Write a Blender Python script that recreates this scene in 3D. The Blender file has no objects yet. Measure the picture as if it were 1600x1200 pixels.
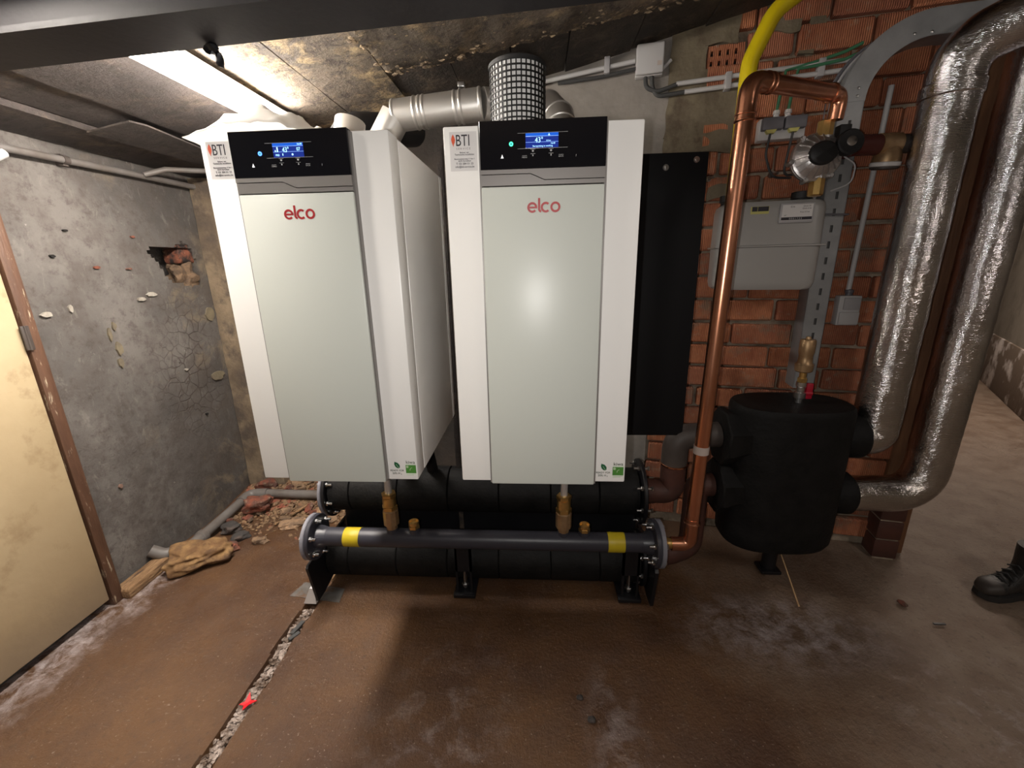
import bpy, bmesh, math, random
from mathutils import Vector, Matrix, noise

R_ = random.Random(7)
SC = bpy.context.scene
COL = SC.collection

# ------------------------------------------------------------------ camera, world, lights, exposure
cam_d = bpy.data.cameras.new('camera')
cam = bpy.data.objects.new('camera', cam_d)
COL.objects.link(cam)
cam_d.sensor_width = 36.0
cam_d.lens = 14.874
cam_d.clip_start = 0.02
RT = CAMR = None
_dep = Vector((41.0, -186.0, 661.0537)).normalized()      # room depth axis seen from the camera
_up = -Vector((48.0, 2360.0, 661.0537)).normalized()      # room vertical seen from the camera
_x = _dep.cross(_up)
Rw = Matrix((_x, _dep, _up))                              # camera axes (x right, y down, z forward) -> room axes
cx_, cy_, cz_ = Rw @ Vector((1, 0, 0)), Rw @ Vector((0, -1, 0)), Rw @ Vector((0, 0, -1))
cam.matrix_world = Matrix(((cx_.x, cy_.x, cz_.x, 0.0), (cx_.y, cy_.y, cz_.y, 0.0), (cx_.z, cy_.z, cz_.z, 1.6), (0, 0, 0, 1)))
SC.camera = cam

w = bpy.data.worlds.new('world'); SC.world = w; w.use_nodes = True
w.node_tree.nodes['Background'].inputs[0].default_value = (0.5, 0.45, 0.42, 1)
w.node_tree.nodes['Background'].inputs[1].default_value = 0.01

def lamp(name, kind, loc, power, color, size=0.01):
    d = bpy.data.lights.new(name, kind); d.energy = power; d.color = color
    d.shadow_soft_size = size
    o = bpy.data.objects.new(name, d); COL.objects.link(o); o.location = loc
    return o
TORCH_POWER = 31.0                                        # the phone's own LED beside its lens
lamp('phone_torch', 'POINT', (-0.047, -0.01, 1.59), TORCH_POWER, (1.0, 0.965, 0.925), 0.006)
TUBE_STRENGTH = 122.0                                      # emission of the batten's diffuser over the left boiler
NEAR_STRENGTH = 42.0                                      # emission of the batten behind the camera at the right
FAR_STRENGTH = 110.0                                       # emission of the second batten in the passage at the right
SC.view_settings.view_transform = 'Standard'
SC.view_settings.look = 'None'
SC.view_settings.gamma = 1.0
SC.view_settings.use_curve_mapping = False
SC.view_settings.exposure = 0.0

# ------------------------------------------------------------------ materials
def mat(name, c1, c2=None, scale=6.0, rough=0.5, metal=0.0, bump=0.0, bscale=None, ramp=(0.35, 0.65), detail=6.0,
        emit=None, estr=1.0, stretch=None, rand=0.0, spec=0.5, bdist=0.01, coat=0.0, c3=None, s3=2.0, r3=(0.5, 0.65), rough2=None):
    m = bpy.data.materials.new(name); m.use_nodes = True
    nt = m.node_tree; N = nt.nodes; L = nt.links
    b = N['Principled BSDF']
    b.inputs['Base Color'].default_value = (*c1, 1)
    b.inputs['Roughness'].default_value = rough
    b.inputs['Metallic'].default_value = metal
    b.inputs['Specular IOR Level'].default_value = spec
    b.inputs['Coat Weight'].default_value = coat
    tc = N.new('ShaderNodeTexCoord'); mp = N.new('ShaderNodeMapping')
    L.new(tc.outputs['Object'], mp.inputs[0])
    if stretch: mp.inputs['Scale'].default_value = stretch
    src = None
    if c2:
        n = N.new('ShaderNodeTexNoise'); n.inputs['Scale'].default_value = scale; n.inputs['Detail'].default_value = detail
        n.inputs['Roughness'].default_value = 0.6
        L.new(mp.outputs[0], n.inputs['Vector'])
        r = N.new('ShaderNodeValToRGB'); r.color_ramp.elements[0].position = ramp[0]; r.color_ramp.elements[1].position = ramp[1]
        r.color_ramp.elements[0].color = (*c1, 1); r.color_ramp.elements[1].color = (*c2, 1)
        L.new(n.outputs['Fac'], r.inputs[0]); src = r.outputs[0]
        if c3:
            n3 = N.new('ShaderNodeTexNoise'); n3.inputs['Scale'].default_value = s3; n3.inputs['Detail'].default_value = 9
            n3.inputs['Roughness'].default_value = 0.68
            L.new(mp.outputs[0], n3.inputs['Vector'])
            rr = N.new('ShaderNodeMapRange'); rr.inputs[1].default_value = r3[0]; rr.inputs[2].default_value = r3[1]
            L.new(n3.outputs['Fac'], rr.inputs[0])
            mx = N.new('ShaderNodeMix'); mx.data_type = 'RGBA'; L.new(rr.outputs[0], mx.inputs[0])
            L.new(src, mx.inputs[6]); mx.inputs[7].default_value = (*c3, 1); src = mx.outputs[2]
        if rough2 is not None:
            mr = N.new('ShaderNodeMapRange'); mr.inputs[3].default_value = rough; mr.inputs[4].default_value = rough2
            L.new(n.outputs['Fac'], mr.inputs[0]); L.new(mr.outputs[0], b.inputs['Roughness'])
    if rand > 0:
        oi = N.new('ShaderNodeObjectInfo'); hs = N.new('ShaderNodeHueSaturation')
        mr = N.new('ShaderNodeMapRange'); mr.inputs[3].default_value = 1 - rand; mr.inputs[4].default_value = 1 + rand
        L.new(oi.outputs['Random'], mr.inputs[0]); L.new(mr.outputs[0], hs.inputs['Value'])
        if src: L.new(src, hs.inputs['Color'])
        else: hs.inputs['Color'].default_value = (*c1, 1)
        src = hs.outputs[0]
    if src: L.new(src, b.inputs['Base Color'])
    if bump > 0:
        nb = N.new('ShaderNodeTexNoise'); nb.inputs['Scale'].default_value = bscale or scale * 4; nb.inputs['Detail'].default_value = 8
        L.new(mp.outputs[0], nb.inputs['Vector'])
        bp = N.new('ShaderNodeBump'); bp.inputs['Strength'].default_value = bump; bp.inputs['Distance'].default_value = bdist
        L.new(nb.outputs['Fac'], bp.inputs['Height']); L.new(bp.outputs[0], b.inputs['Normal'])
    if emit:
        b.inputs['Emission Color'].default_value = (*emit, 1); b.inputs['Emission Strength'].default_value = estr
    return m

class NG:
    """small helper to wire node maths for the few surfaces with shaped stains"""
    def __init__(s, m):
        s.nt = m.node_tree; s.N = s.nt.nodes; s.L = s.nt.links; s.b = s.N['Principled BSDF']
        s.tc = s.N.new('ShaderNodeTexCoord'); s.obj = s.tc.outputs['Object']
        sp = s.N.new('ShaderNodeSeparateXYZ'); s.L.new(s.obj, sp.inputs[0]); s.x, s.y, s.z = sp.outputs
    def noise(s, scale, detail=6, rough=0.6, dist=0.0, vec=None, stretch=None):
        n = s.N.new('ShaderNodeTexNoise'); n.inputs['Scale'].default_value = scale; n.inputs['Detail'].default_value = detail
        n.inputs['Roughness'].default_value = rough; n.inputs['Distortion'].default_value = dist
        v = vec or s.obj
        if stretch:
            mp = s.N.new('ShaderNodeMapping'); mp.inputs['Scale'].default_value = stretch; s.L.new(v, mp.inputs[0]); v = mp.outputs[0]
        s.L.new(v, n.inputs['Vector']); return n.outputs['Fac']
    def rng(s, v, a, b, c=0.0, d=1.0):
        r = s.N.new('ShaderNodeMapRange'); r.inputs[1].default_value = a; r.inputs[2].default_value = b
        r.inputs[3].default_value = c; r.inputs[4].default_value = d; s.L.new(v, r.inputs[0]); return r.outputs[0]
    def math(s, op, a, b=0.0):
        m = s.N.new('ShaderNodeMath'); m.operation = op
        for i, v in enumerate((a, b)):
            if isinstance(v, (int, float)): m.inputs[i].default_value = v
            else: s.L.new(v, m.inputs[i])
        return m.outputs[0]
    def mix(s, f, a, b):
        m = s.N.new('ShaderNodeMix'); m.data_type = 'RGBA'
        if isinstance(f, (int, float)): m.inputs[0].default_value = f
        else: s.L.new(f, m.inputs[0])
        for i, v in ((6, a), (7, b)):
            if isinstance(v, tuple): m.inputs[i].default_value = (*v, 1)
            else: s.L.new(v, m.inputs[i])
        return m.outputs[2]
    def dist(s, px, py, pz=None, k=(1, 1, 1)):
        mp = s.N.new('ShaderNodeMapping'); mp.vector_type = 'POINT'
        mp.inputs['Scale'].default_value = k
        mp.inputs['Location'].default_value = (-px * k[0], -py * k[1], -(pz or 0) * k[2])
        s.L.new(s.obj, mp.inputs[0])
        l = s.N.new('ShaderNodeVectorMath'); l.operation = 'LENGTH'; s.L.new(mp.outputs[0], l.inputs[0]); return l.outputs['Value']
    def bump(s, h, strength, dist=0.01):
        bp = s.N.new('ShaderNodeBump'); bp.inputs['Strength'].default_value = strength; bp.inputs['Distance'].default_value = dist
        s.L.new(h, bp.inputs['Height']); s.L.new(bp.outputs[0], s.b.inputs['Normal'])
    def voro(s, scale, feat='DISTANCE_TO_EDGE', vec=None):
        v = s.N.new('ShaderNodeTexVoronoi'); v.feature = feat; v.inputs['Scale'].default_value = scale
        s.L.new(vec or s.obj, v.inputs['Vector']); return v.outputs['Distance']
    def color(s, c): s.L.new(c, s.b.inputs['Base Color'])
    def rough(s, c):
        if isinstance(c, float): s.b.inputs['Roughness'].default_value = c
        else: s.L.new(c, s.b.inputs['Roughness'])

def newmat(name):
    m = bpy.data.materials.new(name); m.use_nodes = True; return m

def floor_mat():
    m = newmat('brown_earthy_concrete'); g = NG(m)
    big = g.noise(1.6, 6, 0.6); med = g.noise(7, 8, 0.65); fine = g.noise(60, 6, 0.7)
    c = g.mix(g.rng(big, 0.38, 0.62), (0.070, 0.031, 0.014), (0.136, 0.068, 0.029))
    c = g.mix(g.math('MULTIPLY', g.rng(med, 0.45, 0.7), 0.45), c, (0.085, 0.050, 0.036))
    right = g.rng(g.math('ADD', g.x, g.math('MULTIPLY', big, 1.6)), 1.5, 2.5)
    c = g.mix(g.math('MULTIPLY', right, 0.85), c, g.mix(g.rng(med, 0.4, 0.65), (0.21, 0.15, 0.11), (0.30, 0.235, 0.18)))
    # pale salt bloom along the left wall and in a few patches
    sn = g.noise(11, 9, 0.75, 0.4)
    wallband = g.rng(g.math('ADD', g.x, g.math('MULTIPLY', g.math('SUBTRACT', med, 0.5), 0.35)), -2.07, -1.93, 1, 0)
    s1 = g.math('MULTIPLY', wallband, g.rng(sn, 0.42, 0.62))
    near = g.rng(g.y, 2.05, 1.85, 0, 1)
    s1 = g.math('MULTIPLY', s1, near)
    p1 = g.math('MULTIPLY', g.rng(g.dist(1.10, 1.60, 0, (1.0, 2.2, 0)), 0.1, 0.55, 1, 0), g.rng(sn, 0.42, 0.62))
    p2 = g.math('MULTIPLY', g.rng(g.dist(-0.35, 1.0, 0, (2.0, 1.0, 0)), 0.1, 0.7, 1, 0), g.rng(sn, 0.5, 0.66))
    p3 = g.math('MULTIPLY', g.rng(g.dist(1.7, 1.25, 0, (1, 1.5, 0)), 0.1, 0.5, 1, 0), g.rng(sn, 0.5, 0.66))
    p4 = g.math('MULTIPLY', g.rng(g.dist(0.27, 1.10, 0, (3, 1, 0)), 0.05, 0.4, 1, 0), g.rng(sn, 0.45, 0.66))
    sal = g.math('MAXIMUM', g.math('MAXIMUM', s1, p1), g.math('MAXIMUM', g.math('MULTIPLY', p3, 0.6), g.math('MAXIMUM', g.math('MULTIPLY', p2, 0.35), g.math('MULTIPLY', p4, 0.5))))
    c = g.mix(g.math('MULTIPLY', sal, 0.75), c, (0.50, 0.44, 0.44))
    # little pale specks
    sp = g.rng(g.noise(95, 3, 0.5), 0.66, 0.72)
    c = g.mix(g.math('MULTIPLY', sp, 0.5), c, (0.42, 0.34, 0.28))
    dk = g.rng(g.noise(38, 7, 0.75), 0.54, 0.68)
    c = g.mix(g.math('MULTIPLY', dk, 0.55), c, (0.05, 0.032, 0.022))
    scr = g.rng(g.noise(26, 5, 0.65, 0.6, stretch=(1, 5, 1)), 0.63, 0.70)
    c = g.mix(g.math('MULTIPLY', scr, 0.28), c, (0.40, 0.32, 0.26))
    g.color(c)
    g.rough(g.rng(med, 0.3, 0.7, 0.30, 0.58))
    h = g.math('ADD', g.math('MULTIPLY', fine, 0.8), med)
    g.bump(h, 0.9, 0.010)
    return m

def plaster_mat():
    m = newmat('grey_stained_plaster'); g = NG(m)
    big = g.noise(1.7, 7, 0.62); med = g.noise(6, 9, 0.7); fine = g.noise(45, 6, 0.7)
    c = g.mix(g.rng(big, 0.36, 0.64), (0.074, 0.067, 0.062), (0.165, 0.150, 0.138))
    c = g.mix(g.math('MULTIPLY', g.rng(med, 0.44, 0.60), 0.55), c, (0.082, 0.067, 0.058))
    f2 = g.noise(24, 8, 0.75)
    c = g.mix(g.math('MULTIPLY', g.rng(f2, 0.52, 0.66), 0.5), c, (0.055, 0.045, 0.039))
    f3 = g.noise(17, 8, 0.75, 0.5, stretch=(1, 1.3, 0.6))
    c = g.mix(g.math('MULTIPLY', g.rng(f3, 0.56, 0.68), 0.5), c, (0.23, 0.21, 0.19))
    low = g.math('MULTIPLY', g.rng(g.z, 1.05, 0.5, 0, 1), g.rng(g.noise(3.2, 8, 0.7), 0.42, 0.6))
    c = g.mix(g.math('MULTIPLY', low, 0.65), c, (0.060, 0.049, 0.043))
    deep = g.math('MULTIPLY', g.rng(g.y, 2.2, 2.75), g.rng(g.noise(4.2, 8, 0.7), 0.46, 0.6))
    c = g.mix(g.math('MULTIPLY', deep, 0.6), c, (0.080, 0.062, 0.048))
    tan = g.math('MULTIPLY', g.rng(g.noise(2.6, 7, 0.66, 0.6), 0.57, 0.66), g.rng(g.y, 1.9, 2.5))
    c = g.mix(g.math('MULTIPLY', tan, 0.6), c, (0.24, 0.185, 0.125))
    wh = g.rng(g.noise(14, 9, 0.75), 0.66, 0.72)
    c = g.mix(g.math('MULTIPLY', wh, 0.45), c, (0.55, 0.52, 0.48))
    # crazed crack web in the lower deep area
    wv = g.noise(8, 4, 0.6)
    va = g.N.new('ShaderNodeVectorMath'); va.operation = 'ADD'; g.L.new(g.obj, va.inputs[0])
    sc = g.N.new('ShaderNodeVectorMath'); sc.operation = 'SCALE'; sc.inputs['Scale'].default_value = 0.06
    cb = g.N.new('ShaderNodeCombineXYZ'); [g.L.new(wv, cb.inputs[i]) for i in range(3)]
    g.L.new(cb.outputs[0], sc.inputs[0]); g.L.new(sc.outputs[0], va.inputs[1])
    cr = g.rng(g.voro(15, vec=va.outputs[0]), 0.0, 0.045, 1, 0)
    msk = g.math('MULTIPLY', g.rng(g.dist(-2.18, 2.5, 1.05, (0, 1.6, 1)), 0.15, 0.6, 1, 0), g.rng(g.noise(3, 5), 0.36, 0.5))
    cr = g.math('MULTIPLY', cr, msk)
    c = g.mix(g.math('MULTIPLY', cr, 0.8), c, (0.07, 0.05, 0.04))
    g.color(c); g.rough(0.85)
    h = g.math('SUBTRACT', g.math('ADD', g.math('MULTIPLY', fine, 0.5), med), g.math('MULTIPLY', cr, 0.5))
    g.bump(h, 0.85, 0.012)
    return m

def ceil_mat(name, a, b, gold, k=1.0):
    m = newmat(name); g = NG(m)
    big = g.noise(2.3, 7, 0.65); med = g.noise(9, 9, 0.72, 0.3); fine = g.noise(50, 6, 0.7)
    c = g.mix(g.rng(big, 0.36, 0.64), a, b)
    gl = g.math('MULTIPLY', g.rng(med, 0.5, 0.64), g.rng(g.noise(3.1, 6, 0.6), 0.42, 0.6))
    c = g.mix(g.math('MULTIPLY', gl, k), c, gold)
    sp = g.rng(g.noise(70, 3, 0.5), 0.68, 0.73)
    c = g.mix(g.math('MULTIPLY', sp, 0.6 * k), c, gold)
    dk = g.math('MULTIPLY', g.rng(g.noise(13, 9, 0.75, 0.4), 0.50, 0.62), 0.75)
    c = g.mix(dk, c, (0.030, 0.024, 0.020))
    g.color(c); g.rough(0.8)
    g.bump(g.math('ADD', g.math('MULTIPLY', fine, 0.6), med), 1.0, 0.014)
    return m

def brick_mat():
    m = newmat('ribbed_red_brick'); g = NG(m)
    wv = g.N.new('ShaderNodeTexWave'); wv.bands_direction = 'X'; wv.inputs['Scale'].default_value = 36; wv.inputs['Distortion'].default_value = 0.6
    g.L.new(g.obj, wv.inputs['Vector'])
    oi = g.N.new('ShaderNodeObjectInfo')
    ad = g.N.new('ShaderNodeVectorMath'); ad.operation = 'ADD'; g.L.new(g.obj, ad.inputs[0]); g.L.new(oi.outputs['Location'], ad.inputs[1])
    n1 = g.noise(9, 7, 0.65, vec=ad.outputs[0]); n2 = g.noise(26, 6, 0.7, vec=ad.outputs[0])
    c = g.mix(g.rng(n1, 0.38, 0.62), (0.35, 0.112, 0.050), (0.54, 0.205, 0.095))
    c = g.mix(g.rng(oi.outputs['Random'], 0, 1, 0, 0.55), c, (0.26, 0.095, 0.065))
    c = g.mix(g.math('MULTIPLY', g.rng(n2, 0.58, 0.7), 0.55), c, (0.45, 0.34, 0.25))
    sm = g.math('MULTIPLY', g.rng(g.noise(6, 8, 0.7, vec=ad.outputs[0]), 0.55, 0.66), 0.7)
    c = g.mix(sm, c, (0.22, 0.17, 0.12))
    c = g.mix(g.math('MULTIPLY', g.rng(wv.outputs['Fac'], 0.0, 0.35, 1, 0), 0.35), c, (0.12, 0.035, 0.02))
    g.color(c); g.rough(0.85)
    g.bump(g.math('ADD', wv.outputs['Fac'], n2), 0.6, 0.004)
    return m

def foil_mat():
    m = newmat('crinkled_aluminium_foil'); g = NG(m)
    a = g.noise(48, 4, 0.55, 1.0); b = g.noise(15, 4, 0.6, 0.5)
    v = g.voro(75, 'F1')
    wv = g.N.new('ShaderNodeTexWave'); wv.bands_direction = 'Z'; wv.inputs['Scale'].default_value = 60; wv.inputs['Distortion'].default_value = 2.0
    g.L.new(g.obj, wv.inputs['Vector'])
    g.b.inputs['Metallic'].default_value = 1.0
    c = g.mix(g.rng(g.noise(3, 5), 0.4, 0.6), (0.56, 0.55, 0.57), (0.76, 0.74, 0.75))
    c = g.mix(g.math('MULTIPLY', g.rng(g.math('ADD', g.z, g.math('MULTIPLY', b, 0.5)), 1.45, 0.95, 0, 1), 0.30), c, (0.36, 0.30, 0.18))
    g.color(c)
    g.rough(g.rng(b, 0.35, 0.65, 0.15, 0.25))
    fn = g.noise(150, 3, 0.6, 0.5)
    h = g.math('ADD', g.math('ADD', a, g.math('MULTIPLY', v, 0.35)), g.math('ADD', g.math('MULTIPLY', wv.outputs['Fac'], 0.2), g.math('MULTIPLY', fn, 0.3)))
    g.bump(h, 0.62, 0.0034)
    return m

M = {}
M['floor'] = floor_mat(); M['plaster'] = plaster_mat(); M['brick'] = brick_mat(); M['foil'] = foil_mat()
M['ceil_tan'] = ceil_mat('tan_flaking_concrete', (0.115, 0.092, 0.072), (0.21, 0.168, 0.128), (0.60, 0.45, 0.25))
M['ceil_soot'] = ceil_mat('sooty_concrete', (0.036, 0.029, 0.024), (0.085, 0.066, 0.05), (0.24, 0.18, 0.12), 0.6)
M['ceil_plaster'] = ceil_mat('flaking_brown_plaster', (0.10, 0.080, 0.062), (0.24, 0.19, 0.14), (0.62, 0.46, 0.25))
M['ceil_wood'] = ceil_mat('dark_grimy_board', (0.036, 0.029, 0.027), (0.074, 0.059, 0.054), (0.22, 0.16, 0.10), 0.45)
M['chipw'] = mat('bare_white_plaster', (0.40, 0.37, 0.32), (0.28, 0.25, 0.21), 30, 0.9, bump=0.5)
M['chipy'] = mat('ochre_plaster_drip', (0.20, 0.165, 0.105), (0.14, 0.115, 0.08), 22, 0.9, bump=0.5)
M['chipo'] = mat('fresh_broken_plaster', (0.34, 0.25, 0.15), (0.14, 0.105, 0.075), 30, 0.9)
M['chipr'] = mat('reddish_plaster_chip', (0.20, 0.12, 0.09), rough=0.9)
M['burntbrick'] = mat('burnt_red_brick', (0.022, 0.017, 0.015), (0.20, 0.066, 0.036), 16, 0.85, bump=1.0, bscale=50, ramp=(0.45, 0.6), c3=(0.26, 0.18, 0.11), s3=22, r3=(0.58, 0.68))
M['tanpier'] = mat('ochre_stained_plaster', (0.135, 0.10, 0.068), (0.27, 0.205, 0.135), 5, 0.9, bump=0.7, bscale=30, c3=(0.09, 0.07, 0.055), s3=4, r3=(0.5, 0.62))
M['mortar'] = mat('grey_mortar', (0.15, 0.115, 0.08), (0.40, 0.33, 0.25), 9, 0.9, bump=0.9, bscale=40)
M['wallplaster'] = mat('tan_wall_plaster', (0.135, 0.108, 0.072), (0.20, 0.165, 0.11), 5, 0.9, bump=0.6, bscale=30, c3=(0.10, 0.075, 0.05), s3=6)
M['concrete'] = mat('grey_concrete', (0.22, 0.20, 0.18), (0.32, 0.29, 0.26), 4, 0.85, bump=0.5, bscale=25)
M['darkwall'] = mat('dark_brown_wall', (0.016, 0.013, 0.011), (0.036, 0.027, 0.021), 4, 0.9, bump=0.6, bscale=25)
M['farwall'] = mat('far_plaster', (0.22, 0.19, 0.15), (0.28, 0.245, 0.20), 2, 0.9, bump=0.3, bscale=20, c3=(0.16, 0.135, 0.105), s3=1.4)
M['saltwall'] = mat('salt_bloomed_plaster', (0.15, 0.11, 0.08), (0.62, 0.56, 0.52), 3.2, 0.9, bump=0.6, bscale=16, ramp=(0.5, 0.62), detail=9)
M['white'] = mat('white_enamel', (0.88, 0.87, 0.845), rough=0.32, spec=0.4)
M['panel'] = mat('pale_grey_green_enamel', (0.575, 0.60, 0.555), rough=0.36, spec=0.45)
M['trim'] = mat('brushed_grey_trim', (0.24, 0.225, 0.215), rough=0.40, metal=0.4)
M['gloss'] = mat('gloss_black_glass', (0.006, 0.006, 0.008), rough=0.12)
M['gap'] = mat('dark_gap', (0.02, 0.02, 0.02), rough=0.8)
M['black'] = mat('black_paint', (0.008, 0.008, 0.010), rough=0.42)
M['blackm'] = mat('matt_black_sheet', (0.006, 0.006, 0.007), rough=0.7, spec=0.25)
M['foam'] = mat('black_foam_insulation', (0.005, 0.005, 0.005), (0.010, 0.0095, 0.0095), 12, 0.66, bump=0.25, bscale=60, spec=0.22)
M['grpipe'] = mat('dark_grey_painted_steel', (0.036, 0.036, 0.047), rough=0.38, bump=0.05, bscale=50)
M['gasket'] = mat('grey_edge_paint', (0.20, 0.20, 0.23), rough=0.5, bump=0.3, bscale=60)
M['steel'] = mat('zinc_steel', (0.62, 0.62, 0.62), rough=0.28, metal=1.0)
M['hose'] = mat('pale_steel_hose', (0.62, 0.61, 0.60), rough=0.38, metal=0.6)
M['steeld'] = mat('stained_galvanised_plate', (0.13, 0.115, 0.10), (0.24, 0.23, 0.22), 14, 0.45, metal=0.5, c3=(0.20, 0.11, 0.06), s3=9, r3=(0.55, 0.66))
M['flue'] = mat('brushed_stainless', (0.62, 0.60, 0.57), rough=0.42, metal=0.9)
M['yellow'] = mat('yellow_tape', (0.52, 0.40, 0.015), rough=0.45)
M['yellowp'] = mat('yellow_gas_paint', (0.72, 0.56, 0.010), rough=0.28, bump=0.06, bscale=20)
M['brass'] = mat('brass', (0.80, 0.54, 0.20), (0.62, 0.40, 0.14), 18, 0.30, metal=0.92)
M['bronze'] = mat('dull_bronze', (0.50, 0.34, 0.19), (0.36, 0.23, 0.12), 22, 0.45, metal=0.75)
M['copper'] = mat('copper', (0.84, 0.40, 0.25), (0.70, 0.31, 0.18), 5, 0.27, metal=1.0, stretch=(4, 4, 1))
M['rust'] = mat('rust_primer_pipe', (0.085, 0.030, 0.020), (0.055, 0.024, 0.018), 8, 0.6, bump=0.3)
M['elbow'] = mat('dark_iron_elbow', (0.075, 0.060, 0.052), (0.05, 0.04, 0.036), 8, 0.55)
M['alu'] = mat('cast_aluminium', (0.60, 0.585, 0.58), rough=0.36, metal=0.9, bump=0.1, bscale=80)
M['galv'] = mat('galvanised_tray', (0.30, 0.305, 0.31), (0.23, 0.235, 0.24), 9, 0.42, metal=0.3)
M['meter'] = mat('grey_meter_paint', (0.37, 0.36, 0.345), rough=0.32)
M['gplastic'] = mat('grey_plastic', (0.42, 0.41, 0.42), rough=0.45)
M['lplastic'] = mat('light_grey_plastic', (0.55, 0.54, 0.54), rough=0.5)
M['dplastic'] = mat('slate_plastic', (0.13, 0.125, 0.14), rough=0.45)
M['pvc'] = mat('grey_pvc', (0.17, 0.158, 0.15), (0.12, 0.102, 0.09), 7, 0.45, bump=0.15)
M['cable'] = mat('dark_cable', (0.055, 0.055, 0.055), rough=0.5)
M['green'] = mat('green_cable', (0.05, 0.19, 0.095), rough=0.45)
M['red'] = mat('red_plastic', (0.42, 0.01, 0.03), rough=0.4)
M['redfoil'] = mat('bright_red_scrap', (0.75, 0.012, 0.02), rough=0.4)
M['maroon'] = mat('dark_red_paint', (0.085, 0.018, 0.013), rough=0.5)
M['door'] = mat('dirty_cream_paint', (0.50, 0.40, 0.25), (0.43, 0.335, 0.20), 2.2, 0.6, bump=0.2, bscale=14, c3=(0.24, 0.155, 0.08), s3=3.4, r3=(0.56, 0.74))
M['doordirt'] = mat('grey_grime_band', (0.20, 0.16, 0.125), (0.32, 0.255, 0.17), 6, 0.75, bump=0.3, bscale=30)
M['frame'] = mat('worn_brown_paint', (0.082, 0.040, 0.024), (0.120, 0.060, 0.035), 6, 0.55, bump=0.3, bscale=30, stretch=(6, 6, 1), c3=(0.50, 0.42, 0.30), s3=7, r3=(0.58, 0.66))
M['jamb'] = mat('brown_painted_wood', (0.13, 0.058, 0.028), (0.20, 0.095, 0.045), 5, 0.6, bump=0.3, stretch=(5, 5, 0.7))
M['rotwood'] = mat('rotten_wood', (0.19, 0.105, 0.05), (0.33, 0.20, 0.10), 9, 0.85, bump=0.9, bscale=22, stretch=(4, 1, 4), c3=(0.07, 0.04, 0.025), s3=7)
M['ochre'] = mat('ochre_crumbling_stone', (0.15, 0.078, 0.034), (0.32, 0.19, 0.08), 14, 0.9, bump=1.0, bscale=30, c3=(0.10, 0.055, 0.03), s3=10)
M['redstone'] = mat('broken_red_brick', (0.20, 0.062, 0.036), (0.095, 0.045, 0.034), 22, 0.9, bump=1.0, bscale=60, rand=0.3, ramp=(0.42, 0.6), c3=(0.22, 0.16, 0.11), s3=30, r3=(0.55, 0.65))
M['tanstone'] = mat('tan_rubble', (0.25, 0.16, 0.095), (0.13, 0.085, 0.055), 22, 0.9, bump=1.0, bscale=60, rand=0.35, ramp=(0.42, 0.6))
M['blackstone'] = mat('charred_stone', (0.045, 0.040, 0.038), (0.12, 0.085, 0.07), 14, 0.8, bump=0.8, bscale=40, ramp=(0.5, 0.7))
M['gravel'] = mat('mortar_gravel', (0.27, 0.175, 0.095), (0.13, 0.075, 0.045), 24, 0.95, bump=0.5, bscale=60, c3=(0.26, 0.08, 0.05), s3=9, r3=(0.55, 0.62))
M['debris'] = mat('channel_debris', (0.10, 0.065, 0.045), (0.38, 0.31, 0.27), 22, 0.5, bump=0.6, bscale=80, ramp=(0.45, 0.6))
M['beam'] = mat('dark_painted_steel_beam', (0.020, 0.018, 0.020), (0.022, 0.020, 0.021), 5, 0.6, bump=0.08, bscale=50, spec=0.25)
M['sheet'] = mat('white_polythene', (0.90, 0.89, 0.87), rough=0.4)
_nt = M['sheet'].node_tree; _tl = _nt.nodes.new('ShaderNodeBsdfTranslucent'); _tl.inputs[0].default_value = (0.95, 0.93, 0.9, 1)
_mx = _nt.nodes.new('ShaderNodeMixShader'); _mx.inputs[0].default_value = 0.55
_nt.links.new(_nt.nodes['Principled BSDF'].outputs[0], _mx.inputs[1]); _nt.links.new(_tl.outputs[0], _mx.inputs[2])
_nt.links.new(_mx.outputs[0], _nt.nodes['Material Output'].inputs[0])
# the door: grime rising from its foot with a ragged edge
_g = NG(M['door']); _src = _g.b.inputs['Base Color'].links[0].from_socket
_h = _g.math('ADD', _g.z, _g.math('MULTIPLY', _g.noise(5, 7, 0.7), -0.26))
_c = _g.mix(_g.math('MULTIPLY', _g.rng(_h, 0.12, -0.06, 0, 1), 0.85), _src, (0.22, 0.185, 0.15))
_c = _g.mix(_g.math('MULTIPLY', _g.rng(_g.math('ADD', _g.z, _g.math('MULTIPLY', _g.noise(2, 6, 0.65), -0.6)), 0.75, 0.0, 0, 1), 0.55), _c, (0.36, 0.26, 0.15))
_g.color(_c)
M['lampbody'] = mat('white_lamp_body', (0.8, 0.8, 0.78), rough=0.4)
M['tube'] = mat('lit_diffuser', (0.9, 0.9, 0.88), emit=(1.0, 0.92, 0.83), estr=TUBE_STRENGTH)
M['tube2'] = mat('lit_far_diffuser', (0.9, 0.9, 0.88), emit=(1.0, 0.84, 0.72), estr=FAR_STRENGTH)
M['tube3'] = mat('lit_near_diffuser', (0.9, 0.9, 0.88), emit=(1.0, 0.89, 0.81), estr=NEAR_STRENGTH)
M['screen'] = mat('lit_blue_screen', (0.01, 0.02, 0.15), rough=0.15, emit=(0.010, 0.030, 0.24), estr=0.75)
M['screenbar'] = mat('lit_blue_bar', (0.01, 0.05, 0.3), rough=0.15, emit=(0.01, 0.11, 0.62), estr=0.9)
M['glyph'] = mat('lit_glyph', (0.5, 0.8, 1.0), emit=(0.35, 0.75, 1.0), estr=1.3)
M['glyphd'] = mat('lit_dim_glyph', (0.3, 0.5, 0.8), emit=(0.16, 0.34, 0.85), estr=1.0)
M['led_g'] = mat('lit_green_ring', (0.1, 0.9, 0.5), emit=(0.05, 1.0, 0.45), estr=1.6)
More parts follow.
